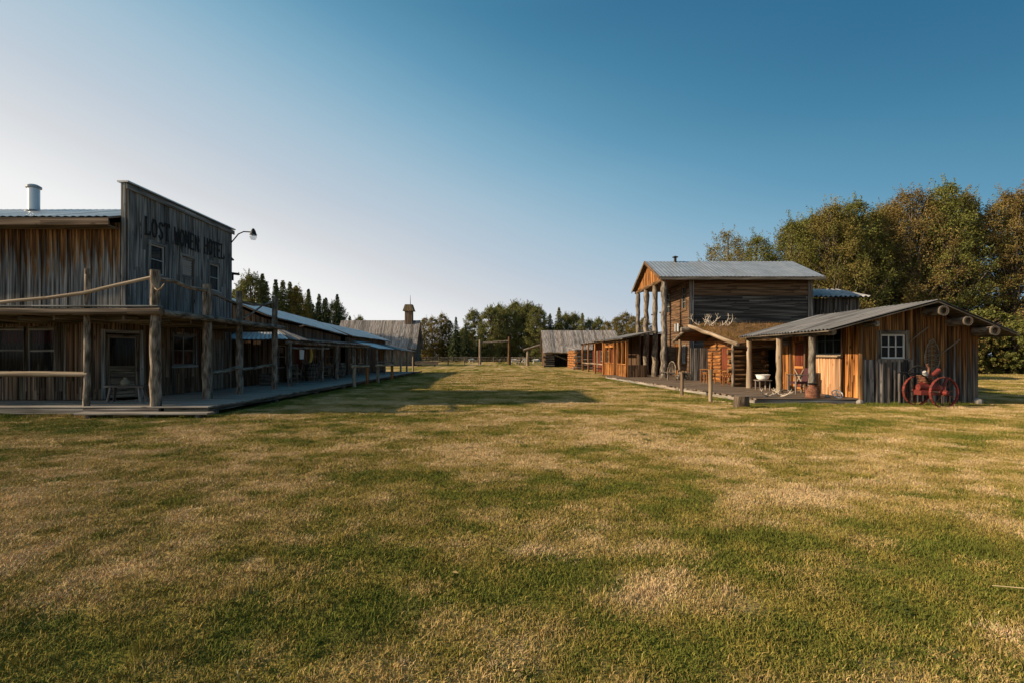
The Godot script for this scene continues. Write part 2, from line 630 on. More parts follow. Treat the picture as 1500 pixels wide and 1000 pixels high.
# grain along v: w x h pixels stand for 1 m x 4 m
func wood_image(sd: int, w: int, h: int, cols: Array, fx: float, fy: float, contrast := 1.0, knots := 0) -> Array:
	var n1 := FastNoiseLite.new()
	n1.seed = sd
	n1.frequency = 1.0
	n1.fractal_octaves = 3
	var n2 := FastNoiseLite.new()
	n2.seed = sd + 7
	n2.frequency = 1.0
	n2.fractal_octaves = 2
	var lut := ramp_lut(cols)
	var data := PackedByteArray()
	data.resize(w * h * 3)
	var hd := PackedByteArray()
	hd.resize(w * h)
	var fa := fy * 0.22 if fy < 0.025 else fy
	var fine := 0.38 if fy < 0.025 else 1.0
	var kn := []
	var r := RandomNumberGenerator.new()
	r.seed = sd
	for k in knots:
		kn.append(Vector3(r.randf() * w, r.randf() * h, r.randf_range(2.0, 5.0)))
	for y in h:
		for x in w:
			var g := n1.get_noise_2d(x * fx * fine, y * fa)
			var b := n2.get_noise_2d(x * fx * 0.12, y * fy * (0.2 if fy < 0.025 else 0.45))
			var t := 0.5 + contrast * (0.44 * g + 0.5 * b)
			for q in kn:
				var dd: float = Vector2((x - q.x), (y - q.y) * 0.5).length() / q.z
				if dd < 1.6:
					t -= 0.5 * (1.6 - dd)
			var i := clampi(int(t * 255.0), 0, 255)
			var at := (y * w + x) * 3
			data[at] = lut[i * 3]
			data[at + 1] = lut[i * 3 + 1]
			data[at + 2] = lut[i * 3 + 2]
			hd[y * w + x] = clampi(int((0.5 + 0.55 * g) * 255.0), 0, 255)
	var im := Image.create_from_data(w, h, false, Image.FORMAT_RGB8, data)
	var hm := Image.create_from_data(w, h, false, Image.FORMAT_L8, hd)
	return [ImageTexture.create_from_image(im), ImageTexture.create_from_image(hm)]


# boards whose upper part, kept dry under the eave, is still tawny while rain has bleached the rest: ragged streaks. v = 0 at the top
func stain_image(sd: int, w: int, h: int, tawny: Array, grey: Array, line: float, spread: float) -> Array:
	var n1 := FastNoiseLite.new()
	n1.seed = sd
	n1.frequency = 1.0
	n1.fractal_octaves = 3
	var n2 := FastNoiseLite.new()
	n2.seed = sd + 3
	n2.frequency = 1.0
	n2.fractal_octaves = 3
	var la := ramp_lut(tawny)
	var lb := ramp_lut(grey)
	var data := PackedByteArray()
	data.resize(w * h * 3)
	var hd := PackedByteArray()
	hd.resize(w * h)
	for y in h:
		for x in w:
			var g := n1.get_noise_2d(x * 0.045, y * 0.004)
			var b := n2.get_noise_2d(x * 0.018, y * 0.006)
			var st := n2.get_noise_2d(x * 0.016 + 50.0, y * 0.004)
			var fine := n1.get_noise_2d(x * 0.035, y * 0.018)
			var m := smoothstep(-0.06, 0.06, line + spread * st * 1.5 + 0.2 * fine - float(y) / h)
			var i := clampi(int((0.5 + 0.5 * g + 0.62 * b) * 255.0), 0, 255) * 3
			var at := (y * w + x) * 3
			for q in 3:
				data[at + q] = int(lerpf(lb[i + q], la[i + q], m))
			hd[y * w + x] = clampi(int((0.5 + 0.55 * g) * 255.0), 0, 255)
	var im := Image.create_from_data(w, h, false, Image.FORMAT_RGB8, data)
	var hm := Image.create_from_data(w, h, false, Image.FORMAT_L8, hd)
	return [ImageTexture.create_from_image(im), ImageTexture.create_from_image(hm)]


func mat(called: String, tex: Array, rough := 0.9, bump := 0.25, spec := 0.25) -> StandardMaterial3D:
	var m := StandardMaterial3D.new()
	m.resource_name = called
	if tex.size() > 0:
		m.albedo_texture = tex[0]
		if bump > 0.0:
			m.heightmap_enabled = true
			m.heightmap_texture = tex[1]
			m.heightmap_scale = bump * 0.5
	m.vertex_color_use_as_albedo = true
	m.roughness = rough
	m.metallic_specular = spec
	M[called] = m
	return m


func plain(called: String, c: Color, rough := 0.8, metal := 0.0) -> StandardMaterial3D:
	var m := mat(called, [], rough)
	m.albedo_color = c.linear_to_srgb()
	m.metallic = metal
	return m


func materials() -> void:
	var C := func(r, g, b): return Color(r, g, b)
	mat("grey_board", wood_image(11, 256, 512, [C.call(0.03, 0.03, 0.028), C.call(0.115, 0.112, 0.105), C.call(0.235, 0.23, 0.215), C.call(0.38, 0.37, 0.345)], 0.3, 0.02, 1.0, 10), 0.92, 0.5)
	mat("stained_board", stain_image(23, 512, 256, [C.call(0.03, 0.016, 0.009), C.call(0.085, 0.043, 0.018), C.call(0.20, 0.10, 0.036), C.call(0.38, 0.21, 0.085)],
		[C.call(0.035, 0.034, 0.032), C.call(0.105, 0.10, 0.093), C.call(0.19, 0.183, 0.17), C.call(0.31, 0.30, 0.28)], 0.40, 0.3), 0.92, 0.3)
	mat("dark_board", wood_image(31, 256, 512, [C.call(0.03, 0.024, 0.018), C.call(0.09, 0.074, 0.057), C.call(0.165, 0.137, 0.106), C.call(0.25, 0.21, 0.165)], 0.3, 0.02, 1.1, 8), 0.92, 0.5)
	mat("brown_board", wood_image(37, 256, 512, [C.call(0.03, 0.017, 0.01), C.call(0.085, 0.05, 0.028), C.call(0.15, 0.088, 0.048), C.call(0.22, 0.14, 0.085)], 0.3, 0.012, 1.1, 8), 0.9, 0.4)
	mat("umber_board", wood_image(39, 256, 512, [C.call(0.04, 0.027, 0.018), C.call(0.11, 0.077, 0.053), C.call(0.19, 0.135, 0.093), C.call(0.28, 0.21, 0.155)], 0.3, 0.012, 1.6, 8), 0.92, 0.4)
	mat("orange_board", wood_image(41, 256, 512, [C.call(0.045, 0.018, 0.007), C.call(0.2, 0.078, 0.022), C.call(0.4, 0.16, 0.042), C.call(0.55, 0.27, 0.09)], 0.24, 0.016, 1.7, 14), 0.85, 0.4)
	mat("gable_board", stain_image(43, 512, 256, [C.call(0.035, 0.016, 0.008), C.call(0.13, 0.06, 0.022), C.call(0.27, 0.13, 0.044), C.call(0.42, 0.225, 0.085)],
		[C.call(0.025, 0.021, 0.02), C.call(0.09, 0.077, 0.07), C.call(0.19, 0.165, 0.148), C.call(0.31, 0.275, 0.245)], 0.6, 0.35), 0.9, 0.3)
	mat("pale_slab", wood_image(47, 256, 512, [C.call(0.16, 0.07, 0.025), C.call(0.36, 0.185, 0.085), C.call(0.52, 0.31, 0.17), C.call(0.64, 0.43, 0.28)], 0.22, 0.016, 1.0, 8), 0.85, 0.4)
	mat("grey_slab", wood_image(53, 256, 512, [C.call(0.035, 0.028, 0.026), C.call(0.12, 0.10, 0.09), C.call(0.22, 0.19, 0.165), C.call(0.36, 0.32, 0.28)], 0.26, 0.018, 1.4, 6), 0.92, 0.6)
	mat("charcoal_board", wood_image(59, 256, 512, [C.call(0.014, 0.012, 0.01), C.call(0.048, 0.041, 0.036), C.call(0.092, 0.079, 0.068), C.call(0.19, 0.165, 0.14)], 0.2, 0.008, 1.2, 5), 0.92, 0.5)
	mat("deck_board", wood_image(61, 256, 512, [C.call(0.09, 0.077, 0.063), C.call(0.2, 0.175, 0.147), C.call(0.3, 0.265, 0.225), C.call(0.4, 0.36, 0.31)], 0.3, 0.02, 0.9, 6), 0.9, 0.4)
	mat("bark_log", wood_image(67, 256, 512, [C.call(0.04, 0.03, 0.022), C.call(0.12, 0.095, 0.07), C.call(0.22, 0.18, 0.14), C.call(0.35, 0.29, 0.23)], 0.16, 0.03, 1.1, 20), 0.92, 0.7)
	mat("peeled_log", wood_image(71, 256, 512, [C.call(0.11, 0.075, 0.045), C.call(0.22, 0.165, 0.11), C.call(0.33, 0.255, 0.18), C.call(0.44, 0.35, 0.26)], 0.14, 0.015, 0.9, 16), 0.85, 0.4)
	mat("wall_log", wood_image(73, 256, 512, [C.call(0.02, 0.012, 0.007), C.call(0.08, 0.045, 0.02), C.call(0.17, 0.09, 0.04), C.call(0.28, 0.16, 0.08)], 0.16, 0.02, 1.0, 12), 0.9, 0.5)
	mat("orange_log", wood_image(79, 256, 512, [C.call(0.04, 0.016, 0.007), C.call(0.17, 0.068, 0.023), C.call(0.32, 0.135, 0.042), C.call(0.46, 0.24, 0.09)], 0.16, 0.02, 0.9, 12), 0.85, 0.4)
	mat("roof_plank", wood_image(83, 256, 512, [C.call(0.06, 0.05, 0.046), C.call(0.19, 0.165, 0.15), C.call(0.33, 0.295, 0.27), C.call(0.48, 0.44, 0.41)], 0.26, 0.02, 1.0, 6), 0.95, 0.5)
	mat("red_board", wood_image(89, 256, 512, [C.call(0.03, 0.008, 0.005), C.call(0.09, 0.022, 0.012), C.call(0.15, 0.04, 0.02), C.call(0.2, 0.07, 0.04)], 0.26, 0.02, 1.0, 6), 0.9, 0.4)
	var tin := mat("tin_sheet", wood_image(97, 256, 256, [C.call(0.27, 0.27, 0.265), C.call(0.39, 0.395, 0.39), C.call(0.46, 0.465, 0.46), C.call(0.54, 0.54, 0.53)], 0.04, 0.03, 0.8), 0.36, 0.0, 0.5)
	tin.metallic = 0.5
	var gt2 := mat("grey_tin", wood_image(99, 256, 256, [C.call(0.16, 0.15, 0.14), C.call(0.26, 0.25, 0.24), C.call(0.34, 0.33, 0.32), C.call(0.42, 0.41, 0.40)], 0.06, 0.03, 0.9), 0.6, 0.0, 0.4)
	gt2.metallic = 0.1
	var old := mat("old_tin", wood_image(101, 256, 256, [C.call(0.06, 0.05, 0.045), C.call(0.13, 0.12, 0.11), C.call(0.19, 0.18, 0.17), C.call(0.28, 0.26, 0.245)], 0.09, 0.02, 1.0, 20), 0.6, 0.0, 0.4)
	old.metallic = 0.15
	mat("sod", wood_image(103, 256, 256, [C.call(0.035, 0.023, 0.012), C.call(0.1, 0.06, 0.03), C.call(0.165, 0.092, 0.046), C.call(0.22, 0.115, 0.06)], 0.16, 0.16, 1.0), 1.0, 2.0, 0.1)
	mat("red_paint", wood_image(107, 128, 128, [C.call(0.05, 0.02, 0.013), C.call(0.12, 0.02, 0.014), C.call(0.2, 0.03, 0.023), C.call(0.27, 0.08, 0.06)], 0.12, 0.12, 0.8), 0.6, 0.0, 0.4)
	mat("rust", wood_image(109, 128, 128, [C.call(0.05, 0.02, 0.01), C.call(0.12, 0.05, 0.028), C.call(0.2, 0.085, 0.05), C.call(0.26, 0.14, 0.09)], 0.12, 0.12, 1.0), 0.85, 0.0, 0.3)
	plain("black_paint", Color(0.022, 0.022, 0.023), 0.9)
	plain("iron", Color(0.03, 0.028, 0.026), 0.6, 0.5)
	plain("sheathing", Color(0.13, 0.10, 0.07), 0.95)
	plain("old_white", Color(0.52, 0.51, 0.48), 0.7)
	plain("enamel", Color(0.78, 0.77, 0.74), 0.25)
	plain("dull_white", Color(0.36, 0.36, 0.35), 0.8)
	plain("antler", Color(0.40, 0.34, 0.27), 0.75)
	plain("teal_frame", Color(0.07, 0.10, 0.10), 0.7)
	plain("maroon", Color(0.06, 0.025, 0.028), 0.8)
	plain("ochre_cloth", Color(0.42, 0.25, 0.05), 0.9)
	plain("red_cloth", Color(0.16, 0.02, 0.018), 0.95)
	plain("hide", Color(0.20, 0.18, 0.13), 0.95)
	plain("stone", Color(0.26, 0.23, 0.2), 0.95)
	plain("galvanised", Color(0.5, 0.53, 0.55), 0.35, 0.6)
	plain("fleece", Color(0.55, 0.52, 0.46), 1.0)
	plain("dark_fleece", Color(0.04, 0.035, 0.03), 1.0)
	plain("straw", Color(0.55, 0.42, 0.22), 0.8)
	var g := plain("glass", Color(0.02, 0.022, 0.022), 0.06)
	g.transparency = BaseMaterial3D.TRANSPARENCY_ALPHA
	g.albedo_color.a = 0.3
	g.metallic_specular = 0.15
	var gl := plain("lamp_glass", Color(0.8, 0.82, 0.84), 0.05)
	gl.transparency = BaseMaterial3D.TRANSPARENCY_ALPHA
	gl.albedo_color.a = 0.35
	for k in [["leaf", 0.6], ["needle", 0.15]]:
		var l := plain(k[0], Color.WHITE, 0.75)
		l.metallic_specular = 0.2
		l.backlight_enabled = true
		l.backlight = Color(k[1] * 0.5, k[1] * 0.42, k[1] * 0.12).linear_to_srgb()
	var gb := plain("grass_blade", Color.WHITE, 0.8)
	gb.metallic_specular = 0.15
	# the lawn: patches come with the vertex colours, this is its fine mottle
	var gt := NoiseTexture2D.new()
	gt.width = 1024
	gt.height = 1024
	gt.seamless = true
	var fn := FastNoiseLite.new()
	fn.seed = 5
	fn.frequency = 0.06
	fn.fractal_octaves = 5
	fn.fractal_gain = 0.75
	gt.noise = fn
	var gr := Gradient.new()
	gr.offsets = PackedFloat32Array([0.0, 0.35, 0.6, 1.0])
	gr.colors = PackedColorArray([Color(0.55, 0.55, 0.5), Color(0.78, 0.78, 0.75), Color(0.95, 0.95, 0.93), Color(1, 1, 1)])
	gt.color_ramp = gr
	var ground := mat("lawn", [gt, gt], 1.0, 2.0, 0.1)
	ground.uv1_triplanar = true
	ground.uv1_world_triplanar = true
	ground.uv1_scale = Vector3(0.4, 0.4, 0.4)


# ------------------------------------------------------------------ lawn
func lawn_setup() -> void:
	na.seed = 77
	na.frequency = 1.0
	na.fractal_octaves = 3
	nb.seed = 12
	nb.frequency = 1.0
	nb.fractal_octaves = 2


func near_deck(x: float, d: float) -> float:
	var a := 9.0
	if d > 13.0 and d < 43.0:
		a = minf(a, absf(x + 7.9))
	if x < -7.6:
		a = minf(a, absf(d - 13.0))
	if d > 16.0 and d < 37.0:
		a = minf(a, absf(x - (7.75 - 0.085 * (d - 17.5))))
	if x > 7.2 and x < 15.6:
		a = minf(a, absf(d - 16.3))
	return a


func lawn_color(x: float, d: float) -> Color:
	var big := na.get_noise_2d(x * 0.075 + 3.0, d * 0.11)
	var wx := x + 0.7 * nb.get_noise_2d(x * 0.8 + 31.0, d * 0.8)
	var mid := nb.get_noise_2d(wx * 0.44, d * 0.5 + 20.0)
	var small := na.get_noise_2d(wx * 1.25 + 9.0, d * 1.4)
	var fine := nb.get_noise_2d(x * 3.1, d * 3.6 + 40.0)
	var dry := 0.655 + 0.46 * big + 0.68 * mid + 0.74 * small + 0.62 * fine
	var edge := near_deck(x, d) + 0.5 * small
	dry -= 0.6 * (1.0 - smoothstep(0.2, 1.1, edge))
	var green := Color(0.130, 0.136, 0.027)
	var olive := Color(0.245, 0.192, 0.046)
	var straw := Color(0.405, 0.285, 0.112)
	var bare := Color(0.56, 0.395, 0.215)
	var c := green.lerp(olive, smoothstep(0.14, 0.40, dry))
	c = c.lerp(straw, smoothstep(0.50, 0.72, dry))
	return c.lerp(bare, smoothstep(0.92, 1.08, dry))


func lawn_height(x: float, d: float) -> float:
	if d < 1.0 or d > 60.0:
		return 0.0
	return 0.018 * nb.get_noise_2d(x * 0.5, d * 0.5) * smoothstep(1.0, 3.0, d) * (1.0 - smoothstep(40.0, 60.0, d))


func axis(lo: float, a: float, b: float, hi: float, step: float) -> PackedFloat32Array:
	var out := PackedFloat32Array()
	var x := a
	while x <= b:
		out.append(x)
		x += step
	var s := step
	x = a
	var head := PackedFloat32Array()
	while x > lo:
		s *= 1.22
		x -= s
		head.append(x)
	head.reverse()
	s = step
	x = out[-1]
	while x < hi:
		s *= 1.22
		x += s
		out.append(x)
	head.append_array(out)
	return head


func ground() -> void:
	var xs := axis(-600.0, -26.0, 26.0, 600.0, 0.28)
	var ds := axis(-300.0, 0.0, 42.0, 900.0, 0.28)
	var mb := MB.new()
	var w := xs.size()
	for d in ds:
		for x in xs:
			mb.v.append(Vector3(x, lawn_height(x, d), -d))
			mb.n.append(Vector3.UP)
			mb.uv.append(Vector2(x, d))
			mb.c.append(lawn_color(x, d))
	for j in ds.size() - 1:
		for i in w - 1:
			var a := j * w + i
			mb.ix.append_array([a, a + w, a + 1, a + 1, a + w, a + w + 1])
	var o := MeshInstance3D.new()
	o.name = "ground"
	o.mesh = mb.mesh(Vector3.ZERO)
	o.material_override = M["lawn"]
	o.set_meta("kind", "structure")
	o.set_meta("label", "wide mown lawn with patches of dry straw and green")
	add_child(o)


func grass() -> void:
	var kinds := []
	for k in 6:
		var mb := MB.new()
		for b in 240:
			var a := rr(0, TAU)
			var q := absf(rng.randfn(0.0, 0.13))
			var p := Vector3(cos(a) * q, 0, sin(a) * q)
			var h := rr(0.012, 0.032) * (1.0 if rng.randf() < 0.94 else 1.5)
			var tilt := Vector3(rng.randfn(0.0, 0.6), 0, rng.randfn(0.0, 0.6)) * h
			var sd := Vector3(cos(a * 7.0), 0, sin(a * 7.0)) * rr(0.0018, 0.0036)
			var t := rr(0.65, 1.45)
			var col := Color(t, t, t)
			if rng.randf() < 0.28:
				col = Color(t * 1.5, t * 1.3, t * 1.5)
			elif rng.randf() < 0.3:
				col = Color(t * 0.72, t * 0.95, t * 0.7)
			var m := p + tilt * 0.4 + Vector3.UP * h * 0.6
			var top := p + tilt * 1.2 + Vector3.UP * h
			mb.quad(p - sd - Vector3.UP * 0.01, p + sd - Vector3.UP * 0.01, m + sd * 0.8, m - sd * 0.8, col)
			mb.tri(m - sd * 0.8, m + sd * 0.8, top, col)
		kinds.append(mb.mesh(Vector3.ZERO))
	var spots := []
	for k in 6:
		spots.append([])
	for band in [[1.6, 8.5, 0.13, 0.9, 0.9], [8.5, 17.0, 0.19, 1.2, 0.95], [17.0, 30.0, 0.34, 1.9, 1.1], [30.0, 50.0, 0.6, 3.2, 1.3]]:
		var d: float = band[0]
		while d < band[1]:
			var half: float = d * 1.12 + 2.0
			var x := -half
			while x < half:
				var px: float = x + rr(-0.5, 0.5) * band[2]
				var pd: float = d + rr(-0.5, 0.5) * band[2]
				x += band[2]
				if px < -7.7 and pd > 13.0:
					continue
				if px > 7.7 - 0.085 * (pd - 17.5) and pd > 16.5 and px < 15.4:
					continue
				var clump := rng.randf() < 0.035
				spots[rng.randi() % 6].append([px, pd, band[3] * (0.7 if clump else 1.0), band[4] * (1.9 if clump else 1.0)])
			d += band[2]
	# longer grass that the mower leaves along walls, decks, posts and stumps
	for e in [[-21.0, 13.34, -7.7, 13.34, 0.12], [-7.62, 13.4, -7.85, 43.0, 0.3], [7.6, 16.7, 6.1, 36.0, 0.25], [7.8, 16.5, 11.3, 16.5, 0.1], [11.3, 16.55, 15.3, 16.55, 0.09], [6.7, 15.4, 7.3, 15.4, 0.08], [6.6, 17.0, 6.7, 17.0, 0.04], [6.6, 19.9, 6.7, 19.9, 0.04], [12.4, 15.3, 13.5, 15.4, 0.12]]:
		var a := Vector2(e[0], e[1])
		var b := Vector2(e[2], e[3])
		var n := maxi(2, int((b - a).length() / e[4]))
		for i in n:
			var q := a.lerp(b, float(i) / n) + Vector2(rr(-0.12, 0.12), rr(-0.12, 0.12))
			spots[rng.randi() % 6].append([q.x, q.y, rr(0.7, 1.2), rr(1.6, 3.4)])
	for k in 6:
		var mm := MultiMesh.new()
		mm.transform_format = MultiMesh.TRANSFORM_3D
		mm.use_colors = true
		mm.mesh = kinds[k]
		mm.instance_count = spots[k].size()
		for i in spots[k].size():
			var s: Array = spots[k][i]
			var sc: float = s[2] * rr(0.85, 1.2)
			var bs := Basis(Vector3.UP, rr(0, TAU)).scaled(Vector3(sc, s[3] * rr(0.75, 1.25), sc))
			mm.set_instance_transform(i, Transform3D(bs, Vector3(s[0], lawn_height(s[0], s[1]), -s[1])))
			var c := lawn_color(s[0], s[1])
			var t := rr(0.88, 1.2)
			mm.set_instance_color(i, Color(c.r * t, c.g * t, c.b * t))
		var o := MultiMeshInstance3D.new()
		o.name = "grass" if k == 0 else "grass_%03d" % k
		o.multimesh = mm
		o.material_override = M["grass_blade"]
		o.set_meta("kind", "stuff")
		o.set_meta("label", "short mown grass blades, half green and half straw")
		o.set_meta("category", "grass")
		add_child(o)


# low broad-leaved weeds and a few fallen leaves in the turf
func weeds() -> void:
	for kind in 2:
		var mb := MB.new()
		if kind == 0:
			for k in 16:
				var a := TAU * k / 16.0 + rr(-0.3, 0.3)
				var d := Vector3(cos(a), 0, sin(a))
				var r := rr(0.02, 0.09)
				var p := d * r * 0.4 + Vector3.UP * rr(0.012, 0.03)
				var q := p + d * rr(0.025, 0.05) + Vector3.UP * rr(-0.004, 0.012)
				var sd := d.cross(Vector3.UP) * rr(0.008, 0.015)
				var t := rr(0.7, 1.3)
				mb.quad(p, p.lerp(q, 0.55) - sd, q, p.lerp(q, 0.55) + sd, Color(t, t, t))
		else:
			mb.quad(Vector3(-0.025, 0.02, 0), Vector3(0, 0.026, -0.014), Vector3(0.03, 0.022, 0.004), Vector3(0, 0.03, 0.016), Color.WHITE)
		var n := 240 if kind == 0 else 160
		var mm := MultiMesh.new()
		mm.transform_format = MultiMesh.TRANSFORM_3D
		mm.use_colors = true
		mm.mesh = mb.mesh(Vector3.ZERO)
		mm.instance_count = n
		var c := Vector2.ZERO
		for i in n:
			if kind == 1 or i % 7 == 0:
				var d := 2.0 + 13.0 * sqrt(rng.randf())
				c = Vector2(rr(-1.1, 1.1) * d, d)
			var q := c + Vector2(rng.randfn(), rng.randfn()) * 0.3
			mm.set_instance_transform(i, Transform3D(Basis(Vector3.UP, rr(0, TAU)).scaled(Vector3.ONE * rr(0.6, 1.15)), Vector3(q.x, lawn_height(q.x, q.y), -q.y)))
			var t := rr(0.7, 1.2)
			mm.set_instance_color(i, Color(0.10 * t, 0.115 * t, 0.028 * t) if kind == 0 else Color(0.34 * t, 0.24 * t, 0.10 * t))
		var o := MultiMeshInstance3D.new()
		o.name = ["weeds", "fallen_leaves"][kind]
		o.multimesh = mm
		o.material_override = M["grass_blade"]
		o.set_meta("kind", "stuff")
		o.set_meta("label", ["low dark-green weeds scattered through the lawn", "dry fallen leaves scattered on the lawn"][kind])
		o.set_meta("category", ["weeds", "leaves"][kind])
		add_child(o)


# ------------------------------------------------------------------ trees
var leaf_kinds := []
var fir_kinds := []
var bush_kinds := []


func leafy(sd: int, H: float, spread: float, low: float, clumps: int, cols: Array, leaf: float, per := 150) -> Array:
	var r := RandomNumberGenerator.new()
	r.seed = sd
	var wood := MB.new()
	var tr := []
	var rd := []
	for k in 8:
		var f := k / 7.0
		tr.append(Vector3(r.randf_range(-0.15, 0.15) * f * 2.0, H * 0.92 * f, r.randf_range(-0.15, 0.15) * f * 2.0))
		rd.append(lerpf(H * 0.014, 0.03, pow(f, 0.8)))
	wood.tube(tr, rd, 7, Color(0.75, 0.72, 0.68), 0.1, sd)
	var crown := MB.new()
	var cy := H * (low + 1.0) * 0.5
	var ry := H * (1.0 - low) * 0.5
	for k in clumps:
		var u := r.randf_range(-0.95, 1.0)
		var a := r.randf() * TAU
		var q := pow(r.randf(), 0.42)
		var prof := sqrt(maxf(0.0, 1.0 - pow(absf(u), 2.4))) if u < 0.0 else pow(1.0 - u, 0.46)
		var ctr := Vector3(cos(a) * spread * prof * q, cy + u * ry, sin(a) * spread * prof * q)
		var cr := r.randf_range(0.38, 0.85) * H / 15.0
		var base: Color = cols[r.randi() % cols.size()]
		var ct := r.randf_range(0.75, 1.25)
		if k % 5 == 0:
			var y0 := clampf(ctr.y - H * 0.16, H * 0.15, H * 0.85)
			var s := tr[int(clampf(y0 / (H * 0.92) * 7.0, 0, 7))] as Vector3
			wood.tube([s, s.lerp(ctr, 0.5) + Vector3.UP * 0.15, ctr], [H * 0.006, H * 0.004, 0.015], 5, Color(0.7, 0.68, 0.64), 0.0, 1)
		for j in per:
			var dv := Vector3(r.randfn(), r.randfn() * 0.8, r.randfn()).normalized() * pow(r.randf(), 0.5) * cr
			var p := ctr + dv
			var nn := (Vector3(r.randfn(), r.randfn(), r.randfn()) + Vector3.UP * 0.6 + dv.normalized() * 0.5).normalized()
			var t := nn.cross(Vector3(r.randfn(), r.randfn(), r.randfn())).normalized()
			var b := nn.cross(t)
			var sz := leaf * r.randf_range(0.6, 1.3)
			var l := ct * r.randf_range(0.7, 1.35)
			var col := Color(base.r * l, base.g * l, base.b * l)
			crown.quad(p - t * sz, p - b * sz * 0.55, p + t * sz, p + b * sz * 0.55, col)
		if k % 2 == 0:
			var go := (Vector3(ctr.x, (ctr.y - cy) * 0.7 + H * 0.14, ctr.z).normalized() + Vector3(r.randfn(), r.randfn(), r.randfn()) * 0.25).normalized()
			var far := cr * r.randf_range(1.3, 2.8)
			for j in 26:
				var p := ctr + go * far * (0.35 + 0.65 * j / 26.0) + Vector3(r.randfn(), r.randfn(), r.randfn()) * 0.11 * (1.3 - j / 26.0)
				var t := (go + Vector3(r.randfn(), r.randfn(), r.randfn()) * 0.7).normalized()
				var b := t.cross(Vector3(r.randfn(), r.randfn(), r.randfn())).normalized()
				var sz := leaf * r.randf_range(0.6, 1.2)
				var l := ct * r.randf_range(0.75, 1.35)
				crown.quad(p - t * sz, p - b * sz * 0.5, p + t * sz, p + b * sz * 0.5, Color(base.r * l, base.g * l, base.b * l))
	return [wood.mesh(Vector3.ZERO), crown.mesh(Vector3.ZERO), H]


func fir(sd: int, H: float, wide: float, cols: Array) -> Array:
	var r := RandomNumberGenerator.new()
	r.seed = sd
	var wood := MB.new()
	wood.tube([Vector3.ZERO, Vector3(0.03, H * 0.5, 0), Vector3(0, H * 0.97, 0)], [H * 0.014, H * 0.008, 0.02], 6, Color(0.6, 0.55, 0.5), 0.05, sd)
	var crown := MB.new()
	var y := H * 0.07
	while y < H * 0.985:
		var t := y / H
		var L := wide * pow(1.0 - t, 0.85) * r.randf_range(0.7, 1.2) + 0.04
		var n := 12 if t < 0.7 else 8
		var a0 := r.randf() * TAU
		for k in n:
			var a := a0 + TAU * k / n + r.randf_range(-0.25, 0.25)
			var d := Vector3(cos(a), 0, sin(a))
			var bl := L * r.randf_range(0.65, 1.2)
			var base: Color = cols[r.randi() % cols.size()]
			var m := maxi(3, int(bl / 0.17))
			for j in m:
				var f := (j + 0.7) / m
				var p := Vector3(0, y, 0) + d * bl * f + Vector3.UP * (-0.28 * bl * f * f + 0.1 * bl * f + r.randf_range(-0.06, 0.06))
				var side := d.cross(Vector3.UP)
				for s in [-1.0, 1.0]:
					var l := r.randf_range(0.65, 1.35)
					var col := Color(base.r * l, base.g * l, base.b * l)
					var tip: Vector3 = p + (d * 0.55 + side * s * r.randf_range(0.5, 1.0)).normalized() * (0.05 + 0.22 * (1.0 - t) + 0.22 * bl * (1.1 - f) * 0.6) + Vector3.DOWN * r.randf_range(0.0, 0.16)
					var w := d * 0.13 + Vector3.UP * r.randf_range(-0.08, 0.08)
					crown.tri(p - w, tip, p + w, col)
					crown.tri(p + Vector3.UP * 0.06, tip + Vector3.DOWN * 0.05, p - Vector3.UP * 0.06 + w, col)
		y += H * 0.016 * r.randf_range(0.7, 1.3)
	return [wood.mesh(Vector3.ZERO), crown.mesh(Vector3.ZERO), H]


const ORD := ["first", "second", "third", "fourth", "fifth", "sixth", "seventh", "eighth", "ninth", "tenth", "eleventh", "twelfth", "thirteenth", "fourteenth", "fifteenth", "sixteenth", "seventeenth", "eighteenth", "nineteenth", "twentieth", "twenty-first", "twenty-second", "twenty-third", "twenty-fourth", "twenty-fifth", "twenty-sixth", "twenty-seventh", "twenty-eighth", "twenty-ninth", "thirtieth"]


func plant(kind: Array, called: String, leafmat: String, at: Vector3, h: float, wide: float, label: String, category: String, group: String) -> void:
	var o := thing(called, label, category, at, group)
	o.rotation.y = rr(0, TAU)
	var s: float = h / kind[2]
	for k in 2:
		var m := MeshInstance3D.new()
		m.name = ["trunk", "crown"][k]
		m.mesh = kind[k]
		m.material_override = M[["bark_log", leafmat][k]]
		m.scale = Vector3(s * wide, s, s * wide)
		o.add_child(m)


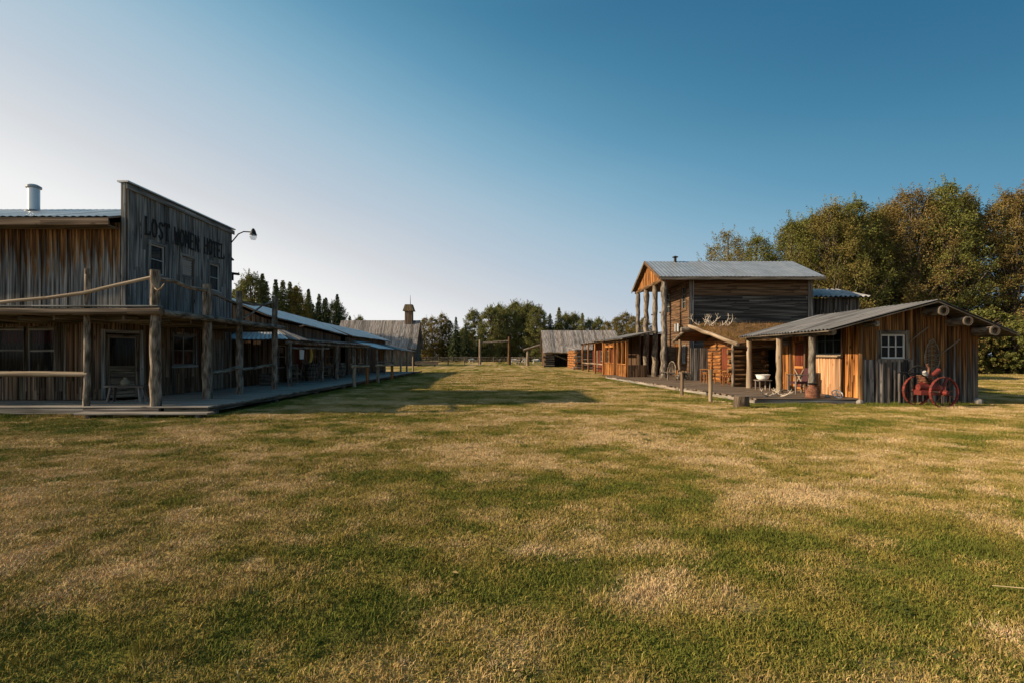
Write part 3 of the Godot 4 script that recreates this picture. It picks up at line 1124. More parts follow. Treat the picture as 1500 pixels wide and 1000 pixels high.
func trees() -> void:
	var autumn := [Color(0.155, 0.130, 0.040), Color(0.175, 0.135, 0.043), Color(0.140, 0.128, 0.038), Color(0.168, 0.142, 0.042)]
	var green := [Color(0.130, 0.135, 0.036), Color(0.150, 0.145, 0.040), Color(0.115, 0.122, 0.035)]
	var brown := [Color(0.165, 0.118, 0.044), Color(0.15, 0.112, 0.040), Color(0.178, 0.130, 0.047)]
	var gold := [Color(0.20, 0.14, 0.030), Color(0.165, 0.125, 0.030), Color(0.12, 0.11, 0.030)]
	var dark := [Color(0.072, 0.086, 0.036), Color(0.086, 0.098, 0.039), Color(0.060, 0.078, 0.034)]
	var olive := [Color(0.150, 0.155, 0.052), Color(0.175, 0.168, 0.055), Color(0.130, 0.138, 0.050)]
	leaf_kinds = [leafy(1, 16.0, 3.9, 0.06, 330, autumn, 0.075, 115), leafy(2, 16.0, 3.3, 0.08, 290, green, 0.075, 115), leafy(3, 17.0, 4.1, 0.03, 350, brown, 0.075, 115),
		leafy(4, 15.0, 2.9, 0.04, 250, gold, 0.10, 90), leafy(5, 15.0, 3.4, 0.03, 280, olive, 0.11, 90), leafy(6, 15.0, 3.0, 0.14, 170, autumn, 0.07, 75)]
	fir_kinds = [fir(21, 13.0, 2.5, dark), fir(22, 13.0, 2.2, dark), fir(23, 13.0, 3.0, olive)]
	bush_kinds = [leafy(31, 4.0, 2.6, 0.0, 190, green, 0.085, 90), leafy(32, 4.0, 2.9, 0.0, 190, brown, 0.085, 90), leafy(33, 4.0, 2.4, 0.0, 180, autumn, 0.085, 90)]
	var leaf_names := ["olive-brown", "green", "russet", "golden", "dark olive", "thin-leaved"]
	# the wood behind the sheds on the right: x, d, height, kind
	var wood := [[22.6, 54, 14.6, 5], [25.2, 57, 14.5, 5], [23.6, 60, 14.2, 5], [29.5, 54, 15.4, 1], [32.5, 52, 16.6, 0], [35.6, 53, 17.2, 1], [38.6, 55, 16.6, 0], [41.4, 53, 18.3, 2], [44.2, 52, 18.6, 1], [47.4, 54, 18.2, 0],
		[50.0, 51, 17.6, 2], [52.2, 50, 18.4, 0], [55.6, 52, 20.6, 5], [58.4, 50, 19.4, 2], [62.0, 53, 18.8, 0], [66.5, 52, 18.0, 1], [33.5, 61, 16.8, 2], [39.8, 62, 18.4, 0], [46.0, 62, 19.4, 2], [53.0, 61, 19.8, 0], [60.0, 62, 20.0, 1], [27.6, 63, 14.6, 5]]
	wood.append_array([[29.2, 61, 15.4, 1], [34.0, 58, 17.0, 1], [37.2, 60, 17.6, 2], [42.8, 58, 18.2, 0], [48.6, 59, 18.8, 1]])
	wood.sort_custom(func(a, b): return a[0] / a[1] < b[0] / b[1])
	for k in wood.size():
		var t: Array = wood[k]
		plant(leaf_kinds[t[3]], "broadleaf_tree", "leaf", V(t[0], 0, t[1]), t[2], rr(0.88, 1.12), "%s broadleaf tree, %s from the left in the wood behind the sheds" % [leaf_names[t[3]], ORD[k]], "tree", "trees of the wood behind the sheds")
	var scrub := [[27.0, 47, 4.6, 0], [30.5, 48, 5.2, 1], [34.0, 46, 4.8, 2], [37.5, 47, 5.4, 1], [40.5, 46, 5.0, 2], [43.5, 47, 5.6, 0], [43.2, 44, 4.2, 0], [46.6, 45, 5.2, 1], [50.0, 46, 5.8, 2], [53.4, 45, 5.2, 1], [57.0, 46, 5.0, 0], [24.0, 49, 4.4, 2]]
	scrub.sort_custom(func(a, b): return a[0] / a[1] < b[0] / b[1])
	for k in scrub.size():
		var t: Array = scrub[k]
		plant(bush_kinds[t[3]], "bush", "leaf", V(t[0], 0, t[1]), t[2], rr(0.95, 1.2), "%s bush at the foot of the wood, %s from the left" % [["green", "russet", "olive"][t[3]], ORD[k]], "bush", "bushes along the edge of the wood")
	# the trees behind the roofs on the left
	var back := [[-41.5, 78, 11.6, 1, 0], [-40.0, 76, 12.4, 2, 1], [-38.2, 75, 13.0, 4, 0], [-36.6, 75, 13.8, 2, 1], [-35.0, 76, 12.2, 2, 1], [-33.6, 75, 12.8, 2, 1], [-32.2, 76, 11.4, 3, 0], [-37.6, 91, 12.9, 2, 1], [-35.8, 92, 11.0, 0, 1], [-34.5, 91, 11.3, 1, 1], [-33.1, 91, 12.0, 0, 1], [-31.1, 91, 12.6, 1, 1], [-31.9, 95, 9.8, 0, 1], [-29.5, 93, 8.9, 2, 1], [-28.0, 94, 8.3, 4, 0], [-43.5, 80, 12.0, 0, 1], [-46.0, 79, 12.4, 1, 0], [-39.4, 82, 13.6, 1, 1], [-37.4, 81, 13.8, 0, 1], [-35.6, 82, 13.6, 2, 1], [-34.2, 81, 12.8, 1, 1], [-39.0, 98, 14.5, 0, 1], [-37.8, 95, 13.6, 2, 1], [-36.2, 96, 13.3, 2, 1], [-34.9, 95, 12.2, 1, 1], [-33.1, 96, 11.2, 4, 0]]
	back.sort_custom(func(a, b): return a[0] / a[1] < b[0] / b[1])
	var kf := 0
	var kl := 0
	for t in back:
		if t[4] == 1:
			plant(fir_kinds[t[3]], "spruce_tree", "needle", V(t[0], 0, t[1]), t[2], rr(0.9, 1.1), "dark pointed spruce behind the tin-roofed row, %s spruce from the left there" % ORD[kf], "tree", "spruces behind the tin-roofed row")
			kf += 1
		else:
			plant(leaf_kinds[t[3]], "broadleaf_tree", "leaf", V(t[0], 0, t[1]), t[2], rr(1.0, 1.2), "%s tree behind the tin-roofed row, %s broadleaf from the left there" % [leaf_names[t[3]], ORD[kl]], "tree", "broadleaf trees behind the tin-roofed row")
			kl += 1
	# the belt of trees across the far end of the meadow
	var belt := [[-26.0, 130.1, 9.6, 3, 0], [-22.9, 134.1, 11.1, 3, 0], [-20.4, 131.8, 11.1, 3, 0], [-18.3, 134.9, 12.2, 3, 0], [-16.8, 135.1, 10.6, 3, 0], [-14.0, 127.9, 11.3, 0, 1], [-11.5, 127.2, 9.4, 0, 1], [-10.3, 137.9, 13.2, 4, 0], [-7.8, 130.4, 11.0, 0, 1], [-5.4, 130.0, 13.4, 4, 0], [-3.5, 139.9, 14.8, 4, 0], [-1.4, 133.1, 13.3, 4, 0], [0.9, 137.9, 15.4, 4, 0], [2.5, 133.2, 13.7, 4, 0], [4.5, 135.3, 14.8, 4, 0], [6.4, 129.0, 13.3, 4, 0], [8.5, 135.3, 12.1, 0, 1], [10.3, 138.3, 13.0, 2, 1], [12.3, 133.8, 14.3, 2, 1], [14.4, 136.6, 12.2, 4, 0], [16.5, 135.7, 12.1, 4, 0], [17.6, 127.8, 12.3, 2, 1], [20.8, 136.9, 10.7, 4, 0], [22.8, 134.7, 10.9, 4, 0], [24.4, 130.9, 10.0, 3, 0], [26.0, 127.4, 10.8, 3, 0], [30.6, 138.3, 12.8, 3, 0], [31.6, 133.1, 11.5, 3, 0], [35.3, 136.3, 11.4, 3, 0]]
	for k in belt.size():
		var t: Array = belt[k]
		if t[4] == 1:
			plant(fir_kinds[t[3]], "spruce_tree", "needle", V(t[0], 0, t[1]), t[2], 1.1, "spruce in the far tree belt beyond the meadow, %s tree from the left" % ORD[k], "tree", "trees of the far belt")
		else:
			plant(leaf_kinds[t[3]], "broadleaf_tree", "leaf", V(t[0], 0, t[1]), t[2], rr(1.1, 1.35), "%s tree in the far belt beyond the meadow, %s tree from the left" % [leaf_names[t[3]], ORD[k]], "tree", "trees of the far belt")
	# the wood behind that belt reads as one mass
	var mm := MultiMesh.new()
	mm.transform_format = MultiMesh.TRANSFORM_3D
	mm.mesh = leaf_kinds[4][1]
	mm.instance_count = 110
	for k in 110:
		var d := rr(142.0, 185.0)
		var x := rr(-0.62, 0.42) * d
		if k >= 80:
			d = rr(136.0, 150.0)
			x = rr(-0.24, 0.30) * d
		var h := rr(0.45, 0.68)
		if x > -38.0 and x < -20.0 or x < -30.0:
			h *= 0.72
		if k >= 80:
			h *= 0.6
		mm.set_instance_transform(k, Transform3D(Basis(Vector3.UP, rr(0, TAU)).scaled(Vector3(h * 1.2, h, h * 1.2)), V(x, -0.6, d)))
	var far := MultiMeshInstance3D.new()
	far.name = "forest"
	far.multimesh = mm
	far.material_override = M["leaf"]
	far.set_meta("kind", "stuff")
	far.set_meta("label", "dark wood far behind the meadow")
	far.set_meta("category", "forest")
	add_child(far)


# ------------------------------------------------------------------ left side: hotel, boardwalk, tin-roofed row
func hotel() -> void:
	var t := thing("hotel", "grey two-storey board hotel with false front lettered LOST WOMEN HOTEL and log balcony", "building", V(-11.75, 0, 15.6))
	var fwd := Vector3(0, 0, 1)
	var out := Vector3(1, 0, 0)
	# wall towards the lawn, upper storey
	var w := wall(V(-21, 2.8, 15.6), V(-11.75, 2.8, 15.6), fwd, [5.62])
	var n := part(slab(w, 0.1), "upper_wall", "sheathing", t)
	boards(n, w, "stained_board", 0.2, 0.024, 0.45, 1.9, 2.82)
	# lower storey with its pair of windows
	w = wall(V(-21, 0.25, 15.6), V(-12.78, 0.25, 15.6), fwd, [2.62], [[5.30, 6.16, 1.08, 2.40], [6.24, 7.08, 1.08, 2.40]])
	n = part(slab(w, 0.1), "lower_wall", "sheathing", t)
	boards(n, w, "umber_board", 0.2, 0.024, 0.35, 1.4, 0.0, 0.0, "board", true, 0.16)
	for h in w.holes:
		var o := window(t, w, h, 1, 2, "grey_board", "dark_board", 0.07, 0.06)
		var cu := MB.new()
		for k in 9:
			var s0: float = lerpf(h[0] + 0.06, h[1] - 0.06, k / 9.0)
			var s1: float = lerpf(h[0] + 0.06, h[1] - 0.06, (k + 1) / 9.0)
			var z0 := -0.1 - 0.03 * (k % 2)
			cu.hexa([w.at(s0, h[3] - 0.42, z0), w.at(s1, h[3] - 0.42, -0.19 - z0), w.at(s1, h[3] - 0.42, -0.2 - z0), w.at(s0, h[3] - 0.42, z0 - 0.01), w.at(s0, h[3] - 0.04, z0), w.at(s1, h[3] - 0.04, -0.19 - z0), w.at(s1, h[3] - 0.04, -0.2 - z0), w.at(s0, h[3] - 0.04, z0 - 0.01)], tone(0.8, 1.2))
		part(cu, "curtain", "red_cloth", o)
	# the cut corner with the door
	w = wall(V(-12.78, 0.25, 15.6), V(-11.75, 0.25, 16.63), Vector3(1, 0, 1), [2.62], [[0.30, 1.16, 0.25, 2.28]])
	n = part(slab(w, 0.1), "corner_wall", "sheathing", t)
	boards(n, w, "umber_board", 0.17, 0.024, 0.6, 1.4, 0.0, 0.0, "board", false, 0.14)
	var dm := MB.new()
	for f in [[0.36, 0.27, 2.24], [1.10, 0.27, 2.24]]:
		dm.timber(w.at(f[0], f[1], -0.03), w.at(f[0], f[2], -0.03), w.dir, 0.1, 0.045, Color.WHITE, uvo())
	for f in [0.33, 1.22, 2.18]:
		dm.timber(w.at(0.41, f, -0.03), w.at(1.05, f, -0.03), Vector3.UP, 0.11, 0.04, Color.WHITE, uvo())
	var door := part(dm, "door", "dark_board", t)
	for k in 5:
		var y := 0.40 + 0.16 * k
		box_part(door, "plank", "dark_board", w.at(0.42, y + 0.07, -0.03), w.at(1.04, y + 0.07, -0.03), Vector3.UP, 0.15, 0.025)
	var dg := MB.new()
	dg.hexa([w.at(0.41, 1.27, -0.03), w.at(1.05, 1.27, -0.03), w.at(1.05, 1.27, -0.036), w.at(0.41, 1.27, -0.036), w.at(0.41, 2.13, -0.03), w.at(1.05, 2.13, -0.03), w.at(1.05, 2.13, -0.036), w.at(0.41, 2.13, -0.036)], Color.WHITE)
	part(dg, "pane", "glass", door)
	var hn := MB.new()
	hn.tube([w.at(1.10, 1.12, -0.01), w.at(1.10, 1.12, 0.05)], [0.025, 0.03], 8, Color.WHITE)
	part(hn, "handle", "iron", door)
	for f in [[w.at(0.24, 0.25, 0.05), w.at(0.24, 2.4, 0.05), w.dir], [w.at(1.22, 0.25, 0.05), w.at(1.22, 2.4, 0.05), w.dir], [w.at(0.3, 2.34, 0.05), w.at(1.16, 2.34, 0.05), Vector3.UP]]:
		box_part(door, "trim", "grey_board", f[0], f[1], f[2], 0.11, 0.035)
	# lower street wall
	w = wall(V(-11.75, 0.25, 16.63), V(-11.75, 0.25, 21.4), out, [2.62], [[1.05, 2.30, 1.25, 2.30], [3.45, 4.3, 0.25, 2.2]])
	n = part(slab(w, 0.1), "street_wall", "sheathing", t)
	boards(n, w, "umber_board", 0.2, 0.024, 0.35, 1.4, 0.0, 0.0, "board", true, 0.16)
	window(t, w, w.holes[0], 2, 2, "grey_board", "grey_board", 0.09)
	dm = MB.new()
	dm.hexa([w.at(3.45, 0.26, -0.02), w.at(4.3, 0.26, -0.02), w.at(4.3, 0.26, -0.06), w.at(3.45, 0.26, -0.06), w.at(3.45, 2.2, -0.02), w.at(4.3, 2.2, -0.02), w.at(4.3, 2.2, -0.06), w.at(3.45, 2.2, -0.06)], Color.WHITE, uvo())
	part(dm, "side_door", "dark_board", t)
	# the false front over it
	w = wall(V(-11.75, 2.8, 15.6), V(-11.75, 2.8, 21.4), out, [6.82], [[0.98, 1.66, 4.25, 5.22], [2.55, 3.25, 2.82, 5.12], [4.22, 4.9, 4.12, 5.16]])
	n = part(slab(w, 0.12), "false_front", "sheathing", t)
	boards(n, w, "grey_board", 0.2, 0.024, 0.55, 1.6)
	window(t, w, w.holes[0], 1, 2, "dull_white", "grey_board", 0.1)
	window(t, w, w.holes[2], 1, 2, "dull_white", "grey_board", 0.1)
	dm = MB.new()
	for k in 4:
		dm.timber(w.at(2.64 + 0.174 * k, 2.84, -0.05), w.at(2.64 + 0.174 * k, 4.42, -0.05), w.dir, 0.166, 0.035, tone(0.8, 1.1), uvo())
	for y in [2.9, 4.42, 5.06]:
		dm.timber(w.at(2.57, y, -0.03), w.at(3.23, y, -0.03), Vector3.UP, 0.12, 0.05, Color.WHITE, uvo())
	door = part(dm, "balcony_door", "grey_board", t)
	for k in 6:
		box_part(door, "louver", "dull_white", w.at(2.6, 4.53 + 0.088 * k, -0.035), w.at(3.2, 4.53 + 0.088 * k, -0.035), Vector3(0.6, 1, 0), 0.085, 0.014)
	for f in [[w.at(2.5, 2.82, 0.045), w.at(2.5, 5.22, 0.045), w.dir], [w.at(3.3, 2.82, 0.045), w.at(3.3, 5.22, 0.045), w.dir], [w.at(2.55, 5.17, 0.045), w.at(3.25, 5.17, 0.045), Vector3.UP]]:
		box_part(door, "trim", "grey_board", f[0], f[1], f[2], 0.1, 0.03)
	# its edge boards and cap
	box_part(t, "corner_board", "grey_board", V(-11.80, 2.8, 15.54), V(-11.80, 6.82, 15.54), Vector3.RIGHT, 0.14, 0.06)
	box_part(t, "corner_board", "grey_board", V(-11.70, 2.8, 15.64), V(-11.70, 6.82, 15.64), fwd, 0.1, 0.03)
	box_part(t, "cornice", "grey_board", V(-11.68, 6.72, 15.5), V(-11.68, 6.72, 21.5), Vector3.UP, 0.16, 0.05)
	var cap := MB.new()
	cap.timber(V(-11.79, 6.86, 15.48), V(-11.79, 6.86, 21.52), Vector3.RIGHT, 0.34, 0.05, Color.WHITE, uvo(), 0.008)
	part(cap, "cap", "tin_sheet", t)
	lettering(t)
	# roof behind the false front
	sheet_roof(t, V(-21.5, 5.66, 15.1), V(-11.9, 5.66, 15.1), V(-21.5, 6.82, 18.5), V(-11.9, 6.82, 18.5), 0.9, 0.23, 0.012, "tin_sheet", "dark_board")
	sheet_roof(t, V(-21.5, 5.66, 21.9), V(-11.9, 5.66, 21.9), V(-21.5, 6.82, 18.5), V(-11.9, 6.82, 18.5), 0.9, 0.23, 0.012, "tin_sheet", "dark_board")
	box_part(t, "fascia", "umber_board", V(-21.5, 5.53, 15.07), V(-11.88, 5.53, 15.07), Vector3.UP, 0.2, 0.04)
	var sf := MB.new()
	sf.hexa([V(-21.5, 5.42, 15.1), V(-11.95, 5.42, 15.1), V(-11.95, 5.42, 15.6), V(-21.5, 5.42, 15.6), V(-21.5, 5.45, 15.1), V(-11.95, 5.45, 15.1), V(-11.95, 5.45, 15.6), V(-21.5, 5.45, 15.6)], Color.WHITE, Vector2.ZERO, 1)
	part(sf, "soffit", "dark_board", t)
	w = wall(V(-21, 0.0, 21.4), V(-11.75, 0.0, 21.4), -fwd, [5.62])
	part(slab(w, 0.1), "back_wall", "dark_board", t)
	w = wall(V(-21, 0.0, 15.7), V(-21, 0.0, 21.3), -out, [[0.0, 5.6], [2.8, 6.7], [5.6, 5.6]])
	part(slab(w, 0.1), "side_wall", "dark_board", t)
	var fl := MB.new()
	fl.hexa([V(-20.9, 2.62, 15.7), V(-11.87, 2.62, 15.7), V(-11.87, 2.62, 21.3), V(-20.9, 2.62, 21.3), V(-20.9, 2.8, 15.7), V(-11.87, 2.8, 15.7), V(-11.87, 2.8, 21.3), V(-20.9, 2.8, 21.3)], Color.WHITE, Vector2.ZERO, 1)
	part(fl, "upper_floor", "dark_board", t)
	# kitchen wing behind
	w = wall(V(-20.5, 0.0, 23.6), V(-12.6, 0.0, 23.6), -fwd, [2.9])
	part(slab(w, 0.1), "wing_wall", "dark_board", t)
	w = wall(V(-20.5, 0.0, 21.6), V(-20.5, 0.0, 23.6), -out, [2.9])
	part(slab(w, 0.1), "wing_wall", "dark_board", t)
	sheet_roof(t, V(-20.8, 2.85, 23.75), V(-12.4, 2.85, 23.75), V(-20.8, 3.4, 21.45), V(-12.4, 3.4, 21.45), 0.9, 0.23, 0.012, "tin_sheet", "dark_board")
	# stove pipe
	var cp := MB.new()
	cp.lathe(V(-16.55, 6.3, 17.7), [Vector2(0.17, 0.0), Vector2(0.17, 1.05)], 20, Color.WHITE)
	var pipe := part(cp, "chimney_pipe", "galvanised", t)
	cp = MB.new()
	cp.lathe(V(-16.55, 7.33, 17.7), [Vector2(0.0, 0.0), Vector2(0.22, 0.03), Vector2(0.22, 0.09), Vector2(0.12, 0.15), Vector2(0.0, 0.17)], 20, Color(0.5, 0.5, 0.5))
	part(cp, "pipe_cap", "galvanised", pipe)
	cp = MB.new()
	cp.lathe(V(-16.55, 6.5, 17.7), [Vector2(0.3, -0.05), Vector2(0.24, 0.06), Vector2(0.17, 0.1)], 20, Color(0.25, 0.25, 0.25))
	part(cp, "flashing", "galvanised", pipe)
	# balcony floor: planks on joists, edge beams
	var bf := MB.new()
	bf.hexa([V(-21, 2.68, 13.6), V(-9.4, 2.68, 13.6), V(-9.4, 2.68, 15.55), V(-21, 2.68, 15.55), V(-21, 2.79, 13.6), V(-9.4, 2.79, 13.6), V(-9.4, 2.79, 15.55), V(-21, 2.79, 15.55)], Color.WHITE, Vector2.ZERO, 1)
	bf.hexa([V(-11.7, 2.68, 15.56), V(-9.4, 2.68, 15.56), V(-9.4, 2.68, 21.0), V(-11.7, 2.68, 21.0), V(-11.7, 2.79, 15.56), V(-9.4, 2.79, 15.56), V(-9.4, 2.79, 21.0), V(-11.7, 2.79, 21.0)], Color.WHITE, Vector2.ZERO, 0)
	var bal := part(bf, "balcony_floor", "dark_board", t)
	for k in 12:
		box_part(bal, "joist", "dark_board", V(-20.6 + k * 0.93, 2.6, 13.65), V(-20.6 + k * 0.93, 2.6, 15.5), Vector3.UP, 0.15, 0.06)
	for k in 8:
		box_part(bal, "joist", "dark_board", V(-11.65, 2.6, 14.2 + k * 0.93), V(-9.5, 2.6, 14.2 + k * 0.93), Vector3.UP, 0.15, 0.06)
	log_part(t, "edge_beam", "umber_board", V(-21, 2.74, 13.5), V(-9.25, 2.76, 13.5), 0.105, 0.1, 8, 0.012, 10)
	log_part(t, "edge_beam", "bark_log", V(-9.32, 2.72, 13.62), V(-9.32, 2.70, 20.9), 0.10, 0.09, 6, 0.015, 10)
	box_part(t, "edge_board", "grey_board", V(-21, 2.885, 13.52), V(-9.3, 2.885, 13.52), fwd, 0.2, 0.035)
	# posts
	for p in [[-9.5, 13.62, 0.0, 3.86, 0.135], [-9.5, 15.95, 0.25, 3.80, 0.15], [-9.5, 17.85, 0.25, 3.82, 0.125], [-9.5, 20.45, 0.25, 3.95, 0.115], [-11.36, 13.66, 0.0, 3.90, 0.085], [-16.0, 13.66, 0.0, 3.85, 0.1]]:
		log_part(t, "post", "bark_log", V(p[0], p[2], p[1]), V(p[0] + rr(-0.04, 0.04), p[3], p[1]), p[4], p[4] * 0.86, 9, 0.014, 12)
	# rails
	var rails := [[[-14.2, 2.93, 13.6], [-13.2, 3.04, 13.58], [-12.3, 3.12, 13.6], [-11.36, 3.24, 13.56], [-10.5, 3.46, 13.6], [-9.5, 3.68, 13.6], 0.052],
		[[-16.0, 1.12, 13.62], [-14.4, 1.10, 13.62], [-12.8, 1.11, 13.63], [-11.3, 1.10, 13.63], 0.065],
		[[-9.5, 3.62, 13.7], [-9.45, 3.66, 14.3], [-9.5, 3.58, 15.1], [-9.5, 3.60, 15.95], 0.05],
		[[-9.5, 3.56, 15.95], [-9.48, 3.50, 16.5], [-9.5, 3.40, 17.2], [-9.5, 3.38, 17.85], 0.045],
		[[-9.5, 3.46, 17.85], [-9.52, 3.44, 18.8], [-9.5, 3.52, 19.7], [-9.5, 3.75, 20.45], 0.05],
		[[-9.5, 2.86, 17.9], [-9.5, 3.12, 18.7], [-9.5, 3.44, 19.4], 0.035],
		[[-9.5, 1.03, 15.95], [-9.5, 1.06, 16.7], [-9.5, 1.13, 17.3], [-9.5, 1.2, 17.85], 0.06],
		[[-9.5, 1.10, 17.85], [-9.5, 1.13, 18.8], [-9.5, 1.2, 19.7], [-9.5, 1.22, 20.45], 0.055]]
	for r in rails:
		var pts := []
		for k in r.size() - 1:
			pts.append(V(r[k][0], r[k][1], r[k][2]))
		var mb := MB.new()
		var rad := []
		for k in pts.size():
			rad.append(r[-1] * rr(0.85, 1.12))
		mb.tube(pts, rad, 8, tone(0.9, 1.15), 0.06, rng.randi(), Color(1.4, 1.3, 1.1), uvo())
		part(mb, "rail", "peeled_log" if r[0][2] < 13.65 else "bark_log", t)
	var stub := MB.new()
	stub.tube([V(-9.4, 3.36, 13.5), V(-9.28, 3.30, 13.42), V(-9.16, 3.36, 13.38), V(-9.08, 3.46, 13.36)], [0.035, 0.03, 0.024, 0.012], 7, Color(1.2, 1.15, 1.0))
	stub.tube([V(-9.28, 3.30, 13.42), V(-9.36, 3.42, 13.36), V(-9.40, 3.5, 13.34)], [0.026, 0.02, 0.012], 7, Color(1.2, 1.15, 1.0))
	part(stub, "branch_stub", "peeled_log", t)


func lettering(t: Node) -> void:
	var A := {
		"L": [[[0.08, 1.0], [0.1, 0.05]], [[0.0, 0.05], [0.85, 0.1]], [[0.85, 0.1], [0.86, 0.24]], [[0.0, 0.98], [0.26, 1.0]]],
		"O": [[[0.3, 0.96], [0.06, 0.72]], [[0.06, 0.72], [0.06, 0.28]], [[0.06, 0.28], [0.3, 0.03]], [[0.3, 0.03], [0.66, 0.05]], [[0.66, 0.05], [0.9, 0.3]], [[0.9, 0.3], [0.9, 0.72]], [[0.9, 0.72], [0.66, 0.96]], [[0.66, 0.96], [0.3, 0.96]]],
		"S": [[[0.88, 0.8], [0.6, 0.96]], [[0.6, 0.96], [0.2, 0.9]], [[0.2, 0.9], [0.1, 0.68]], [[0.1, 0.68], [0.82, 0.38]], [[0.82, 0.38], [0.8, 0.14]], [[0.8, 0.14], [0.4, 0.02]], [[0.4, 0.02], [0.06, 0.18]]],
		"T": [[[0.5, 0.96], [0.48, 0.0]], [[0.02, 0.95], [0.98, 0.97]], [[0.02, 0.95], [0.02, 0.82]], [[0.98, 0.97], [0.98, 0.82]], [[0.3, 0.01], [0.68, 0.01]]],
		"W": [[[0.02, 1.0], [0.24, 0.02]], [[0.24, 0.02], [0.5, 0.75]], [[0.5, 0.75], [0.74, 0.02]], [[0.74, 0.02], [0.98, 1.0]]],
		"M": [[[0.06, 0.0], [0.12, 1.0]], [[0.12, 1.0], [0.5, 0.3]], [[0.5, 0.3], [0.86, 1.0]], [[0.86, 1.0], [0.94, 0.0]]],
		"E": [[[0.12, 1.0], [0.12, 0.02]], [[0.12, 0.97], [0.88, 0.95]], [[0.12, 0.52], [0.7, 0.52]], [[0.12, 0.04], [0.9, 0.03]]],
		"N": [[[0.1, 0.0], [0.1, 1.0]], [[0.1, 1.0], [0.88, 0.02]], [[0.88, 0.02], [0.88, 1.0]]],
		"H": [[[0.12, 1.0], [0.1, 0.0]], [[0.88, 1.0], [0.86, 0.0]], [[0.12, 0.5], [0.88, 0.52]], [[0.0, 0.02], [0.22, 0.02]], [[0.76, 0.02], [0.98, 0.02]]]}
	for word in [["LOST", 16.32, 17.52, 5.44, 6.02], ["WOMEN", 17.74, 19.16, 5.44, 6.02], ["HOTEL", 19.44, 20.86, 5.46, 6.06]]:
		var txt: String = word[0]
		var step: float = (word[2] - word[1]) / txt.length()
		for k in txt.length():
			var mb := MB.new()
			var w: float = step * 0.80
			var dy := rr(-0.02, 0.02)
			for s in A[txt[k]]:
				var p := V(-11.69, lerpf(word[3], word[4], s[0][1]) + dy, word[1] + step * k + w * s[0][0])
				var q := V(-11.69, lerpf(word[3], word[4], s[1][1]) + dy, word[1] + step * k + w * s[1][0])
				var ax := (q - p).normalized() * 0.02
				mb.beam(p - ax, q + ax, Vector3(0, 0, 1) if absf(ax.y) > absf(ax.z) else Vector3.UP, rr(0.05, 0.07), 0.006 + rr(0.0, 0.002), Color.WHITE)
			part(mb, "letter", "black_paint", t)


func boardwalk() -> void:
	var t := thing("boardwalk", "long raised plank boardwalk along the front of the left-hand buildings", "boardwalk", V(-8.0, 0, 13.5))
	var d := 13.46
	while d < 43.0:
		var w := rr(0.17, 0.22)
		var long: bool = d < 15.4
		var parts := [[-21.0, -15.2], [-15.19, -8.0 + rr(-0.03, 0.03)]] if long else [[-11.68 if d < 40.0 else -10.6, -8.0 + rr(-0.04, 0.05)]]
		for s in parts:
			box_part(t, "plank", "deck_board", V(s[0], 0.23 + rr(-0.004, 0.004), d + w * 0.5), V(s[1], 0.23 + rr(-0.004, 0.004), d + w * 0.5), Vector3(0, 0, 1), w - 0.012, 0.04, tone(0.75, 1.2))
		d += w
	box_part(t, "edge_beam", "deck_board", V(-21, 0.125, 13.52), V(-11.3, 0.125, 13.52), Vector3.UP, 0.15, 0.1)
	box_part(t, "edge_beam", "grey_slab", V(-11.28, 0.115, 13.50), V(-9.3, 0.125, 13.50), Vector3.UP, 0.15, 0.1)
	box_part(t, "edge_beam", "dark_board", V(-9.2, 0.16, 13.56), V(-8.05, 0.16, 13.56), Vector3.UP, 0.08, 0.08)
	var k := 13.6
	while k < 42.5:
		box_part(t, "edge_board", "dark_board", V(-8.1, 0.15, k), V(-8.1, 0.15, k + 3.55), Vector3.UP, 0.12, 0.05)
		log_part(t, "support", "bark_log", V(-8.2, -0.05, k + 0.5), V(-8.2, 0.2, k + 0.5), 0.1, 0.1, 2, 0.0)
		k += 3.6
	box_part(t, "step", "deck_board", V(-11.1, 0.115, 13.12), V(-7.75, 0.115, 13.16), Vector3(0, 0, 1), 0.34, 0.05)
	for x in [-10.8, -9.3, -8.0]:
		box_part(t, "support", "dark_board", V(x, 0.0, 13.13), V(x, 0.09, 13.13), Vector3.RIGHT, 0.12, 0.26)


